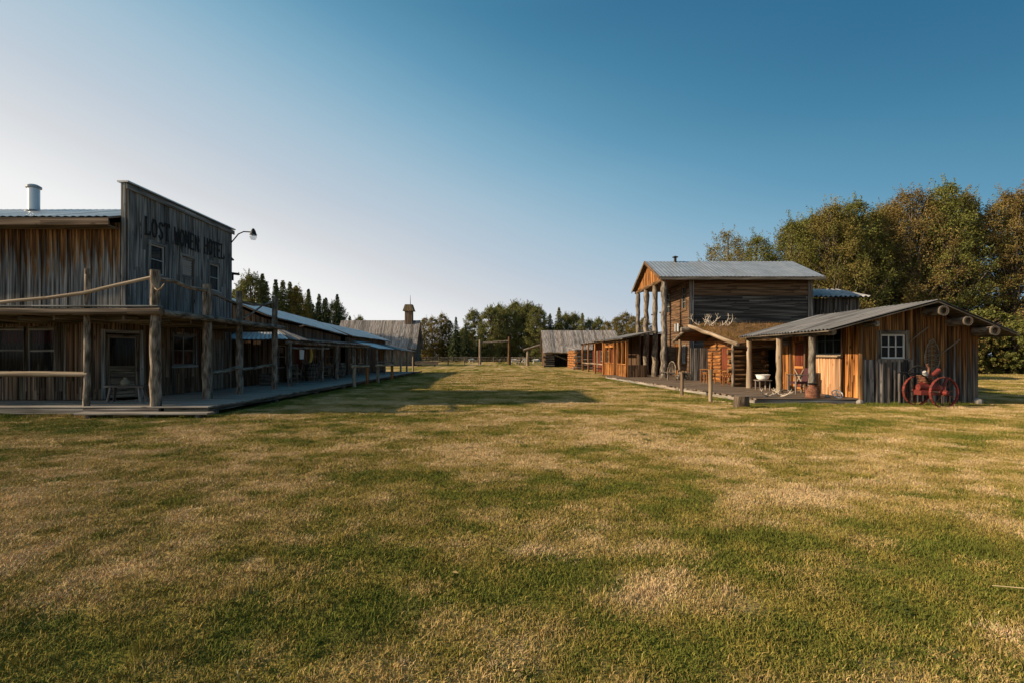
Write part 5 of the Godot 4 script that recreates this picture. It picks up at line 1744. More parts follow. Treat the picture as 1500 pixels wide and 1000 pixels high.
func tractor() -> void:
	var t := thing("walking_tractor", "old red walking tractor with two spoked steel wheels against the shed wall", "tractor", V(13.0, 0, 15.9))
	var ax := Vector3(0.1, 0, 1.0)
	var w1 := V(13.02, 0.48, 15.42)
	var w2 := V(12.93, 0.48, 16.35)
	spoked_wheel(t, w1, ax, 0.465)
	spoked_wheel(t, w2, ax, 0.465)
	var mb := MB.new()
	mb.tube([w1, w2], [0.035, 0.035], 8, Color.WHITE)
	part(mb, "axle", "iron", t)
	mb = MB.new()
	mb.tube([V(12.62, 0.62, 15.9), V(12.72, 0.62, 15.9), V(13.15, 0.6, 15.9), V(13.3, 0.56, 15.9)], [0.1, 0.17, 0.17, 0.12], 12, Color.WHITE)
	mb.timber(V(12.6, 0.45, 15.9), V(13.4, 0.45, 15.9), Vector3(0, 0, 1), 0.3, 0.14, Color.WHITE, uvo())
	part(mb, "gearbox", "red_paint", t)
	mb = MB.new()
	mb.timber(V(12.9, 0.7, 15.9), V(12.82, 1.0, 15.9), Vector3.RIGHT, 0.24, 0.26, Color.WHITE, uvo(), 0.03)
	for k in 5:
		mb.timber(V(12.88 - 0.012 * k, 0.76 + 0.05 * k, 15.9), V(12.88 - 0.012 * k, 0.776 + 0.05 * k, 15.9), Vector3.RIGHT, 0.31, 0.33, Color(0.9, 0.9, 0.9), uvo(), 0.02)
	part(mb, "engine", "rust", t)
	mb = MB.new()
	mb.tube([V(13.08, 0.98, 15.9), V(13.11, 1.0, 15.9), V(13.27, 1.14, 15.9), V(13.3, 1.16, 15.9)], [0.04, 0.075, 0.075, 0.04], 12, Color.WHITE)
	part(mb, "fuel_tank", "red_paint", t)
	mb = MB.new()
	mb.tube([V(12.8, 0.94, 15.82), V(12.75, 1.04, 15.78), V(12.7, 1.1, 15.76)], [0.06, 0.075, 0.05], 10, Color.WHITE)
	part(mb, "air_cleaner", "dull_white", t)
	mb = MB.new()
	mb.tube([V(12.98, 1.0, 15.95), V(13.0, 1.2, 15.95), V(12.94, 1.32, 15.95)], [0.03, 0.03, 0.035], 8, Color.WHITE)
	part(mb, "exhaust", "rust", t)
	for s in [-0.22, 0.22]:
		mb = MB.new()
		mb.tube([V(12.95, 0.62, 15.9 + s * 0.5), V(12.75, 0.92, 15.9 + s * 0.8), V(12.45, 1.06, 15.9 + s), V(12.12, 1.05, 15.9 + s * 1.2)], [0.02, 0.02, 0.02, 0.02], 7, Color.WHITE)
		part(mb, "handlebar", "iron", t)
	mb = MB.new()
	mb.tube([V(12.5, 1.1, 16.12), V(12.62, 1.22, 16.1), V(12.74, 1.28, 16.05), V(12.9, 1.18, 16.0), V(13.0, 1.08, 16.0)], [0.02, 0.035, 0.04, 0.035, 0.02], 8, Color.WHITE)
	part(mb, "control_rod", "iron", t)
	mb = MB.new()
	mb.tube([V(13.35, 0.5, 15.9), V(13.5, 0.75, 15.95), V(13.58, 0.86, 15.98)], [0.05, 0.04, 0.05], 8, Color.WHITE)
	part(mb, "hitch_arm", "red_paint", t)


func right_deck() -> void:
	var t := thing("porch_deck", "weathered plank deck running past the shed and the sod cabin", "deck", V(9.0, 0, 17.0))
	var d := 16.62
	while d < 36.5:
		var w := rr(0.18, 0.24)
		var x0 := 7.85 - 0.085 * (d - 17.5)
		var x1 := 11.36 if d < 21.8 else (11.0 if d < 31.0 else 11.2)
		box_part(t, "plank", "umber_board", V(x0 + rr(-0.05, 0.05), 0.18 + rr(-0.005, 0.005), d + w * 0.5), V(x1, 0.18 + rr(-0.005, 0.005), d + w * 0.5), Vector3(0, 0, 1), w - 0.014, 0.04, tone(0.75, 1.5))
		d += w
	box_part(t, "edge_beam", "grey_slab", V(7.9, 0.08, 16.68), V(11.3, 0.08, 16.68), Vector3.UP, 0.15, 0.08)
	var k := 16.8
	while k < 35.0:
		box_part(t, "edge_board", "deck_board", V(7.93 - 0.085 * (k - 17.5), 0.09, k), V(7.93 - 0.085 * (k + 3.0 - 17.5), 0.09, k + 3.0), Vector3.UP, 0.14, 0.06)
		k += 3.05


func sod_cabin() -> void:
	var out := Vector3(-1, 0, 0)
	var fwd := Vector3(0, 0, 1)
	var t := thing("sod_cabin", "small log cabin with grass-grown sod roof between the shed and the tall house", "building", V(11.3, 0, 23.0))
	var one := func(_y: float) -> String: return "wall_log"
	var orange := func(_y: float) -> String: return "orange_log"
	# gable wall on the street, set back under the overhanging roof
	var w := wall(V(11.3, 0.0, 29.9), V(11.3, 0.0, 23.1), out, [[0.0, 2.45], [2.1, 2.95], [6.8, 2.15]], [[2.3, 3.2, 0.2, 2.0]])
	var n := part(slab(w, 0.1), "street_wall", "sheathing", t)
	courses(n, w, orange, 0.2, true, 0.1)
	box_part(t, "door", "red_board", w.at(2.75, 0.22, -0.04), w.at(2.75, 1.98, -0.04), w.dir, 0.88, 0.05)
	# log walls towards the shed
	w = wall(V(9.95, 0.0, 23.1), V(11.3, 0.0, 23.1), fwd, [2.1])
	n = part(slab(w, 0.1), "porch_wall", "sheathing", t)
	courses(n, w, one, 0.21, true, 0.18, 0.8, 1.4)
	w = wall(V(11.4, 0.0, 23.1), V(17.2, 0.0, 23.1), fwd, [2.1], [[0.15, 0.95, 0.0, 1.85]])
	n = part(slab(w, 0.1), "side_wall", "sheathing", t)
	courses(n, w, one, 0.21, true, 0.1, 0.6, 1.1)
	w = wall(V(11.4, 0.0, 29.9), V(17.2, 0.0, 29.9), -fwd, [2.4])
	part(slab(w, 0.1), "back_wall", "wall_log", t)
	w = wall(V(17.2, 0.0, 23.1), V(17.2, 0.0, 29.9), -out, [[0.0, 2.15], [4.7, 2.95], [6.8, 2.45]])
	part(slab(w, 0.1), "end_wall", "wall_log", t)
	# roof poles and sod
	var e0 := V(9.75, 2.04, 22.1)
	var e1 := V(17.6, 2.04, 22.1)
	var r0 := V(9.75, 3.04, 27.8)
	var r1 := V(17.6, 3.04, 27.8)
	var b0 := V(9.75, 2.42, 30.5)
	var b1 := V(17.6, 2.42, 30.5)
	for q in [[e0, e1, r0, r1], [b0, b1, r0, r1]]:
		var a: Vector3 = q[0]
		var b: Vector3 = q[1]
		var c: Vector3 = q[2]
		var e: Vector3 = q[3]
		var u := Vector3.UP * 0.04
		var mb := MB.new()
		mb.hexa([a, b, e, c, a + u, b + u, e + u, c + u], Color.WHITE, Vector2.ZERO, 1)
		var deck := part(mb, "roof_boards", "wall_log", t)
		# the turf: an uneven quilt
		mb = MB.new()
		var nx := 40
		var ny := 22
		var pts := []
		for j in ny + 1:
			for i in nx + 1:
				var f := float(i) / nx
				var g := float(j) / ny
				var p := a.lerp(b, f).lerp(c.lerp(e, f), g)
				var edge := minf(minf(f, 1.0 - f) * 12.0, g * 10.0)
				var y := 0.05 + 0.22 * clampf(edge, 0.25, 1.0) + rr(-0.035, 0.035) + 0.06 * na.get_noise_2d(p.x * 1.3, p.z * 1.3)
				pts.append(p + Vector3.UP * y)
		for j in ny:
			for i in nx:
				var k := j * (nx + 1) + i
				var z := na.get_noise_2d(pts[k].x * 0.9, pts[k].z * 0.9)
				var col := Color(1.0, 0.95, 0.75).lerp(Color(1.45, 1.15, 0.95), smoothstep(-0.25, 0.3, z)) * rr(0.8, 1.2)
				mb.quad(pts[k], pts[k + 1], pts[k + nx + 2], pts[k + nx + 1], col, Vector2(i * 0.13, j * 0.13), Vector2((i + 1) * 0.13, j * 0.13), Vector2((i + 1) * 0.13, (j + 1) * 0.13), Vector2(i * 0.13, (j + 1) * 0.13))
		part(mb, "turf", "sod", t)
		mb = MB.new()
		for k in 5200:
			var f := rng.randf()
			var g := rng.randf()
			var p := a.lerp(b, f).lerp(c.lerp(e, f), g) + Vector3.UP * 0.2
			var h := rr(0.06, 0.2) * (1.6 if rng.randf() < 0.1 else 1.0)
			var tip := p + Vector3(rng.randfn() * 0.4 * h, h, rng.randfn() * 0.4 * h)
			var sd := Vector3(rr(-1, 1), 0, rr(-1, 1)).normalized() * rr(0.006, 0.012)
			var z := na.get_noise_2d(p.x * 0.9, p.z * 0.9)
			var l := rr(0.6, 1.3)
			var col := Color(0.12, 0.088, 0.03).lerp(Color(0.22, 0.125, 0.052), smoothstep(-0.3, 0.3, z))
			mb.tri(p - sd, p + sd, tip, Color(col.r * l, col.g * l, col.b * l))
		var gr := part(mb, "roof_grass", "grass_blade", t)
		gr.set_meta("kind", "stuff")
		deck.name = "roof_boards"
	# rake logs and ridge log at the gable
	log_part(t, "rake_log", "peeled_log", V(9.68, 3.16, 27.9), V(9.68, 2.06, 21.9), 0.10, 0.085, 6, 0.02, 10)
	log_part(t, "rake_log", "bark_log", V(9.68, 3.1, 28.1), V(9.68, 2.45, 30.6), 0.1, 0.085, 4, 0.02, 10)
	log_part(t, "ridge_log", "bark_log", V(9.2, 2.98, 27.85), V(17.4, 2.98, 27.85), 0.15, 0.12, 5, 0.02, 10)
	log_part(t, "eave_log", "bark_log", V(9.6, 2.0, 22.3), V(17.4, 2.0, 22.3), 0.09, 0.09, 5, 0.02, 9)
	log_part(t, "porch_post", "bark_log", V(9.9, 0.2, 22.9), V(9.9, 2.1, 22.9), 0.07, 0.065, 5, 0.025)
	log_part(t, "porch_post", "peeled_log", V(9.8, 0.2, 29.9), V(9.8, 2.5, 29.9), 0.08, 0.07, 5, 0.03)
	for k in 10:
		log_part(t, "rafter_pole", "wall_log", V(9.9 + 0.16 * k, 2.02, 22.3), V(9.9 + 0.16 * k, 2.98, 27.7), 0.04, 0.04, 2, 0.008, 6)
	# a grey plank screen closing the far part of the porch
	w = wall(V(9.98, 0.2, 28.6), V(10.95, 0.2, 28.6), fwd, [2.0])
	n = part(slab(w, 0.06), "plank_screen", "sheathing", t)
	boards(n, w, "grey_board", 0.2, 0.022, 0.7, 1.1)
	# antlers on the roof
	for k in 8:
		antler(V(9.95 + k * 0.17, 3.14 - 0.02 * k, 27.1 - 0.22 * (k % 3)), rr(0.85, 1.15), rr(0, TAU), "bleached antler in the tangle on the sod roof, %s counted from the street end" % ORD[k], "antlers on the sod roof")
	for p in [[8.95, 17.75, 0.4, "rearmost"], [9.3, 17.5, 2.2, "one nearest the shed"], [8.7, 17.4, 4.0, "one nearest the lawn"], [9.1, 17.3, 5.3, "foremost"]]:
		antler(V(p[0], 0.205, p[1]), 0.8, p[2], "bleached antler in the heap on the plank deck, the %s" % p[3], "antlers heaped on the deck", 0.5)


func antler(at: Vector3, s: float, turn: float, label: String, group: String, flat := 1.0) -> void:
	var mb := MB.new()
	var q := Basis(Vector3.UP, turn)
	var f := func(x: float, y: float, z: float) -> Vector3: return at + q * (Vector3(x, y * flat, z) * s)
	var main := [[0, 0.03, 0], [0.18, 0.12, 0.06], [0.36, 0.28, 0.12], [0.46, 0.5, 0.12], [0.48, 0.72, 0.06]]
	var pts := []
	for p in main:
		pts.append(f.call(p[0], p[1], p[2]))
	mb.tube(pts, [0.028 * s, 0.026 * s, 0.023 * s, 0.017 * s, 0.006 * s], 7, Color.WHITE)
	for tn in [[0.18, 0.12, 0.06, 0.22, 0.34, -0.06], [0.3, 0.22, 0.1, 0.42, 0.36, -0.1], [0.41, 0.38, 0.12, 0.62, 0.52, 0.16], [0.46, 0.5, 0.12, 0.34, 0.72, 0.2], [0.06, 0.06, 0.02, 0.0, 0.26, 0.14]]:
		mb.tube([f.call(tn[0], tn[1], tn[2]), f.call((tn[0] + tn[3]) * 0.5, (tn[1] + tn[4]) * 0.5 - 0.03, (tn[2] + tn[5]) * 0.5), f.call(tn[3], tn[4], tn[5])], [0.02 * s, 0.016 * s, 0.005 * s], 6, Color.WHITE)
	solo(mb, "antler", "antler", at, label, "antler", group)


func tall_house() -> void:
	var out := Vector3(-1, 0, 0)
	var fwd := Vector3(0, 0, 1)
	var t := thing("tall_house", "two-storey dark timber house with tin roof and pillared log portico", "building", V(11.3, 0, 32.3))
	# street wall
	var w := wall(V(11.3, 0.1, 38.5), V(11.3, 0.1, 32.3), out, [[0.0, 6.42], [3.1, 7.8], [6.2, 6.42]], [[4.55, 5.35, 4.55, 6.1], [1.2, 2.0, 4.55, 6.1], [3.1, 4.05, 0.2, 2.4], [4.65, 5.35, 1.1, 2.3], [0.7, 1.5, 1.1, 2.3]])
	var n := part(slab(w, 0.12), "street_wall", "sheathing", t)
	courses(n, w, func(_y): return "brown_board", 0.2, false, 0.0, 0.75, 1.25)
	window(t, w, w.holes[0], 2, 3, "grey_board", "brown_board", 0.1)
	window(t, w, w.holes[1], 2, 3, "grey_board", "brown_board", 0.1)
	window(t, w, w.holes[3], 2, 2, "old_white", "brown_board", 0.1)
	window(t, w, w.holes[4], 2, 2, "grey_board", "brown_board", 0.1)
	var door := box_part(t, "door", "orange_board", w.at(3.575, 0.22, -0.04), w.at(3.575, 2.38, -0.04), w.dir, 0.93, 0.05, Color(0.55, 0.5, 0.45))
	var mb := MB.new()
	mb.tube([w.at(3.95, 1.2, -0.02), w.at(3.95, 1.2, 0.05)], [0.03, 0.035], 8, Color.WHITE)
	part(mb, "handle", "iron", door)
	# side wall over the sod cabin: dark siding, brown where the eave keeps it dry
	w = wall(V(11.3, 0.1, 32.3), V(18.8, 0.1, 32.3), fwd, [6.42])
	n = part(slab(w, 0.12), "side_wall", "sheathing", t)
	courses(n, w, func(y): return "brown_board" if y > 5.45 else "charcoal_board", 0.21, false, 0.0, 0.5, 2.0)
	w = wall(V(18.8, 0.1, 32.3), V(18.8, 0.1, 38.5), -out, [[0.0, 6.42], [3.1, 7.8], [6.2, 6.42]])
	n = part(slab(w, 0.12), "end_wall", "sheathing", t)
	courses(n, w, func(_y): return "charcoal_board", 0.21, false)
	w = wall(V(11.3, 0.1, 38.5), V(18.8, 0.1, 38.5), -fwd, [6.42])
	part(slab(w, 0.12), "back_wall", "charcoal_board", t)
	var fl := MB.new()
	fl.hexa([V(11.4, 3.2, 32.4), V(18.7, 3.2, 32.4), V(18.7, 3.2, 38.4), V(11.4, 3.2, 38.4), V(11.4, 3.35, 32.4), V(18.7, 3.35, 32.4), V(18.7, 3.35, 38.4), V(11.4, 3.35, 38.4)], Color.WHITE, Vector2.ZERO, 1)
	part(fl, "upper_floor", "dark_board", t)
	box_part(t, "corner_board", "grey_slab", V(11.31, 0.1, 32.23), V(11.31, 6.4, 32.23), Vector3.RIGHT, 0.28, 0.08)
	box_part(t, "corner_board", "grey_slab", V(18.8, 0.1, 32.23), V(18.8, 6.4, 32.23), Vector3.RIGHT, 0.28, 0.08)
	box_part(t, "belt_board", "brown_board", V(11.46, 5.42, 32.24), V(18.65, 5.42, 32.24), Vector3.UP, 0.14, 0.03)
	# roof over house and portico
	sheet_roof(t, V(9.15, 6.42, 31.6), V(19.4, 6.42, 31.6), V(9.15, 8.02, 35.3), V(19.4, 8.02, 35.3), 0.95, 0.24, 0.012, "tin_sheet", "brown_board")
	sheet_roof(t, V(9.15, 6.42, 39.0), V(19.4, 6.42, 39.0), V(9.15, 8.02, 35.3), V(19.4, 8.02, 35.3), 0.95, 0.24, 0.012, "tin_sheet", "brown_board")
	box_part(t, "fascia", "dark_board", V(9.15, 6.34, 31.58), V(19.4, 6.34, 31.58), Vector3.UP, 0.2, 0.04)
	box_part(t, "barge_board", "brown_board", V(9.12, 6.36, 31.6), V(9.12, 7.98, 35.32), Vector3.UP, 0.2, 0.04)
	box_part(t, "barge_board", "dark_board", V(9.12, 6.36, 39.0), V(9.12, 7.98, 35.28), Vector3.UP, 0.2, 0.04)
	# portico gable of upright boards on a beam and four crooked log columns
	w = wall(V(9.45, 6.42, 38.7), V(9.45, 6.42, 31.9), out, [[0.0, 6.46], [3.4, 7.9], [6.8, 6.46]])
	n = part(slab(w, 0.06), "portico_gable", "sheathing", t)
	boards(n, w, "orange_board", 0.24, 0.024, 0.55, 0.95)
	log_part(t, "portico_beam", "wall_log", V(9.45, 6.3, 31.7), V(9.45, 6.3, 38.9), 0.13, 0.12, 6, 0.015, 10)
	mb = MB.new()
	mb.hexa([V(9.5, 6.36, 31.8), V(11.25, 6.36, 31.8), V(11.25, 6.36, 38.8), V(9.5, 6.36, 38.8), V(9.5, 6.4, 31.8), V(11.25, 6.4, 31.8), V(11.25, 6.4, 38.8), V(9.5, 6.4, 38.8)], Color.WHITE)
	part(mb, "portico_ceiling", "brown_board", t)
	for d in [31.95, 34.0, 36.2, 38.5]:
		var pts := crooked(V(9.5, 0.1, d), V(9.5, 6.22, d), 12, 0.05)
		var rad := []
		for k in 13:
			rad.append(lerpf(0.2, 0.15, k / 12.0) * rr(0.86, 1.16))
		rad[0] *= 1.25
		rad[11] *= 1.25
		var col := MB.new()
		col.tube(pts, rad, 12, tone(0.95, 1.15), 0.07, rng.randi(), Color(1.3, 1.2, 1.0), uvo())
		for k in 3:
			var p: Vector3 = pts[2 + k * 3]
			var a := rr(PI * 0.6, PI * 1.6)
			var dv := Vector3(cos(a), 0.25, sin(a)).normalized()
			col.tube([p, p + dv * rr(0.2, 0.3)], [0.08, 0.05], 7, tone(0.9, 1.2), 0.1, k)
		part(col, "column", "bark_log", t)
	box_part(t, "porch_step", "deck_board", V(9.2, 0.14, 31.6), V(9.2, 0.14, 38.8), Vector3.RIGHT, 0.9, 0.1)
	# sign board on the wall
	box_part(t, "sign_board", "dull_white", V(10.98, 3.42, 33.7), V(10.98, 3.42, 34.5), Vector3.UP, 0.52, 0.04)
	for d in [33.8, 34.4]:
		box_part(t, "sign_strut", "iron", V(11.25, 3.6, d), V(10.98, 3.6, d), Vector3.UP, 0.03, 0.03)
	# roof vent
	mb = MB.new()
	mb.lathe(V(11.2, 7.9, 35.1), [Vector2(0.09, -0.1), Vector2(0.09, 0.36), Vector2(0.2, 0.38), Vector2(0.2, 0.42), Vector2(0.0, 0.5)], 14, Color.WHITE)
	part(mb, "roof_vent", "iron", t)
	# lean-to at its back
	var s := thing("lean_to", "dark lean-to with short ribbed tin roof behind the tall house", "building", V(20.0, 0, 33.5))
	w = wall(V(18.95, 0.0, 33.6), V(22.8, 0.0, 33.6), fwd, [5.3])
	n = part(slab(w, 0.1), "wall", "sheathing", s)
	boards(n, w, "charcoal_board", 0.24, 0.024, 0.6, 1.1)
	w = wall(V(22.8, 0.0, 33.7), V(22.8, 0.0, 37.0), -out, [[0.0, 5.3], [3.3, 6.2]])
	n = part(slab(w, 0.1), "end_wall", "sheathing", s)
	boards(n, w, "charcoal_board", 0.24, 0.024, 0.6, 1.1)
	sheet_roof(s, V(18.95, 5.36, 33.1), V(23.3, 5.36, 33.1), V(18.95, 6.25, 36.6), V(23.3, 6.25, 36.6), 0.9, 0.32, 0.05, "grey_tin", "dark_board")


func trading_post() -> void:
	var out := Vector3(-1, 0, 0)
	var fwd := Vector3(0, 0, 1)
	# dark red board shed with a low roof
	var t := thing("red_shed", "low dark-red board shed with flat pole roof beyond the orange porch", "building", V(8.4, 0, 41.0))
	var w := wall(V(8.4, 0.0, 53.0), V(8.4, 0.0, 40.8), out, [2.85], [[2.0, 3.0, 0.1, 2.1], [4.6, 5.8, 1.0, 2.0], [8.0, 9.2, 1.0, 2.0]])
	var n := part(slab(w, 0.1), "street_wall", "sheathing", t)
	boards(n, w, "red_board", 0.28, 0.024, 0.6, 1.5)
	window(t, w, w.holes[1], 2, 2, "grey_board", "red_board")
	window(t, w, w.holes[2], 2, 2, "grey_board", "red_board")
	box_part(t, "door", "dark_board", w.at(2.5, 0.12, -0.04), w.at(2.5, 2.08, -0.04), w.dir, 0.98, 0.05)
	w = wall(V(8.4, 0.0, 40.8), V(14.0, 0.0, 40.8), fwd, [[0.0, 2.85], [5.6, 3.6]])
	n = part(slab(w, 0.1), "end_wall", "sheathing", t)
	boards(n, w, "red_board", 0.28)
	w = wall(V(8.4, 0.0, 53.0), V(14.0, 0.0, 53.0), -fwd, [[0.0, 2.85], [5.6, 3.6]])
	part(slab(w, 0.1), "back_wall", "red_board", t)
	plank_roof(t, V(7.0, 2.72, 40.4), V(7.0, 2.72, 53.6), V(14.3, 3.7, 40.4), V(14.3, 3.7, 53.6), 0.26, "roof_plank", 0.1)
	for d in [41.2, 45.2, 49.2, 53.2]:
		log_part(t, "porch_post", "orange_log", V(7.35, 0.0, d), V(7.35, 2.7, d), 0.09, 0.085, 4, 0.02)
	log_part(t, "rail", "peeled_log", V(7.35, 0.85, 41.2), V(7.35, 0.82, 53.2), 0.05, 0.05, 6, 0.02)
	log_part(t, "porch_beam", "wall_log", V(7.3, 2.68, 40.6), V(7.3, 2.68, 53.4), 0.08, 0.08, 6, 0.02)
	# orange porch with half walls and open frames
	t = thing("orange_porch", "orange timber porch with half walls and open window frames beside the log columns", "porch", V(7.4, 0, 36.8))
	for p in [[40.4, 2.55], [38.7, 2.55], [37.0, 2.6], [35.7, 2.55], [34.3, 2.5], [33.0, 2.5]]:
		box_part(t, "post", "orange_board", V(7.4, 0.0, p[0]), V(7.4, p[1], p[0]), Vector3.RIGHT, 0.16, 0.16, tone(0.75, 1.0))
	for s in [[40.32, 38.78], [38.62, 37.08], [35.62, 34.38], [34.22, 33.08]]:
		w = wall(V(7.42, 0.05, s[0]), V(7.42, 0.05, s[1]), out, [0.98])
		n = part(slab(w, 0.03), "half_wall", "brown_board", t)
		boards(n, w, "orange_board", 0.2, 0.022, 0.7, 1.1)
		box_part(t, "sill", "orange_board", V(7.4, 1.01, s[0]), V(7.4, 1.01, s[1]), Vector3.RIGHT, 0.18, 0.05, tone(0.8, 1.1))
	for s in [[40.32, 38.78], [38.62, 37.08]]:
		box_part(t, "lintel", "orange_board", V(7.4, 2.3, s[0]), V(7.4, 2.3, s[1]), Vector3.UP, 0.22, 0.08, tone(0.7, 1.0))
	box_part(t, "top_plate", "wall_log", V(7.4, 2.58, 40.6), V(7.4, 2.52, 32.8), Vector3.UP, 0.14, 0.14)
	w = wall(V(7.5, 0.05, 32.95), V(8.7, 0.05, 32.95), fwd, [0.98])
	n = part(slab(w, 0.03), "half_wall", "brown_board", t)
	boards(n, w, "brown_board", 0.2)
	sheet_roof(t, V(7.0, 2.64, 32.5), V(7.0, 2.72, 40.8), V(9.2, 3.12, 32.5), V(9.2, 3.2, 40.8), 0.9, 0.24, 0.02, "old_tin", "dark_board")
	w = wall(V(9.1, 0.0, 40.7), V(9.1, 0.0, 36.6), out, [3.0])
	n = part(slab(w, 0.08), "back_wall", "sheathing", t)
	boards(n, w, "brown_board", 0.24, 0.024, 0.5, 1.0)
	# far log cabin and barn
	t = thing("log_cabin", "small squat log cabin with sunlit log ends in front of the plank-roofed barn", "building", V(7.3, 0, 58.0))
	w = wall(V(7.3, 0.0, 66.0), V(7.3, 0.0, 58.0), out, [2.2])
	n = part(slab(w, 0.12), "street_wall", "sheathing", t)
	courses(n, w, func(_y): return "orange_log", 0.3, true, 0.35, 0.9, 1.3)
	w = wall(V(7.3, 0.0, 58.0), V(12.5, 0.0, 58.0), fwd, [2.2])
	n = part(slab(w, 0.12), "front_wall", "sheathing", t)
	courses(n, w, func(_y): return "grey_slab", 0.3, true, 0.35, 0.6, 1.0)
	w = wall(V(12.5, 0.0, 58.0), V(12.5, 0.0, 66.0), -out, [2.2])
	part(slab(w, 0.12), "end_wall", "wall_log", t)
	plank_roof(t, V(7.0, 2.2, 57.6), V(12.8, 2.2, 57.6), V(7.0, 2.6, 66.2), V(12.8, 2.6, 66.2), 0.3, "roof_plank")
	t = thing("barn", "grey barn with steep ragged plank roof at the far end of the lawn", "building", V(9.0, 0, 70.0))
	w = wall(V(4.6, 0.0, 70.0), V(14.6, 0.0, 70.0), fwd, [2.1], [[1.2, 3.0, 0.0, 1.8]])
	n = part(slab(w, 0.15), "front_wall", "sheathing", t)
	courses(n, w, func(_y): return "charcoal_board", 0.3, true, 0.3)
	w = wall(V(4.6, 0.0, 78.0), V(4.6, 0.0, 70.0), out, [[0.0, 2.1], [4.0, 5.0], [8.0, 2.1]])
	n = part(slab(w, 0.15), "end_wall", "sheathing", t)
	boards(n, w, "brown_board", 0.4)
	w = wall(V(4.6, 0.0, 78.0), V(14.6, 0.0, 78.0), -fwd, [2.1])
	part(slab(w, 0.15), "back_wall", "dark_board", t)
	plank_roof(t, V(4.2, 1.98, 69.2), V(15.0, 1.98, 69.2), V(4.2, 5.1, 74.0), V(15.0, 5.1, 74.0), 0.3, "roof_plank", 0.2)
	plank_roof(t, V(4.2, 1.98, 78.8), V(15.0, 1.98, 78.8), V(4.2, 5.1, 74.0), V(15.0, 5.1, 74.0), 0.3, "roof_plank", 0.2)
	log_part(t, "eave_log", "peeled_log", V(4.3, 1.95, 69.3), V(8.0, 1.95, 69.3), 0.12, 0.12, 3, 0.02)


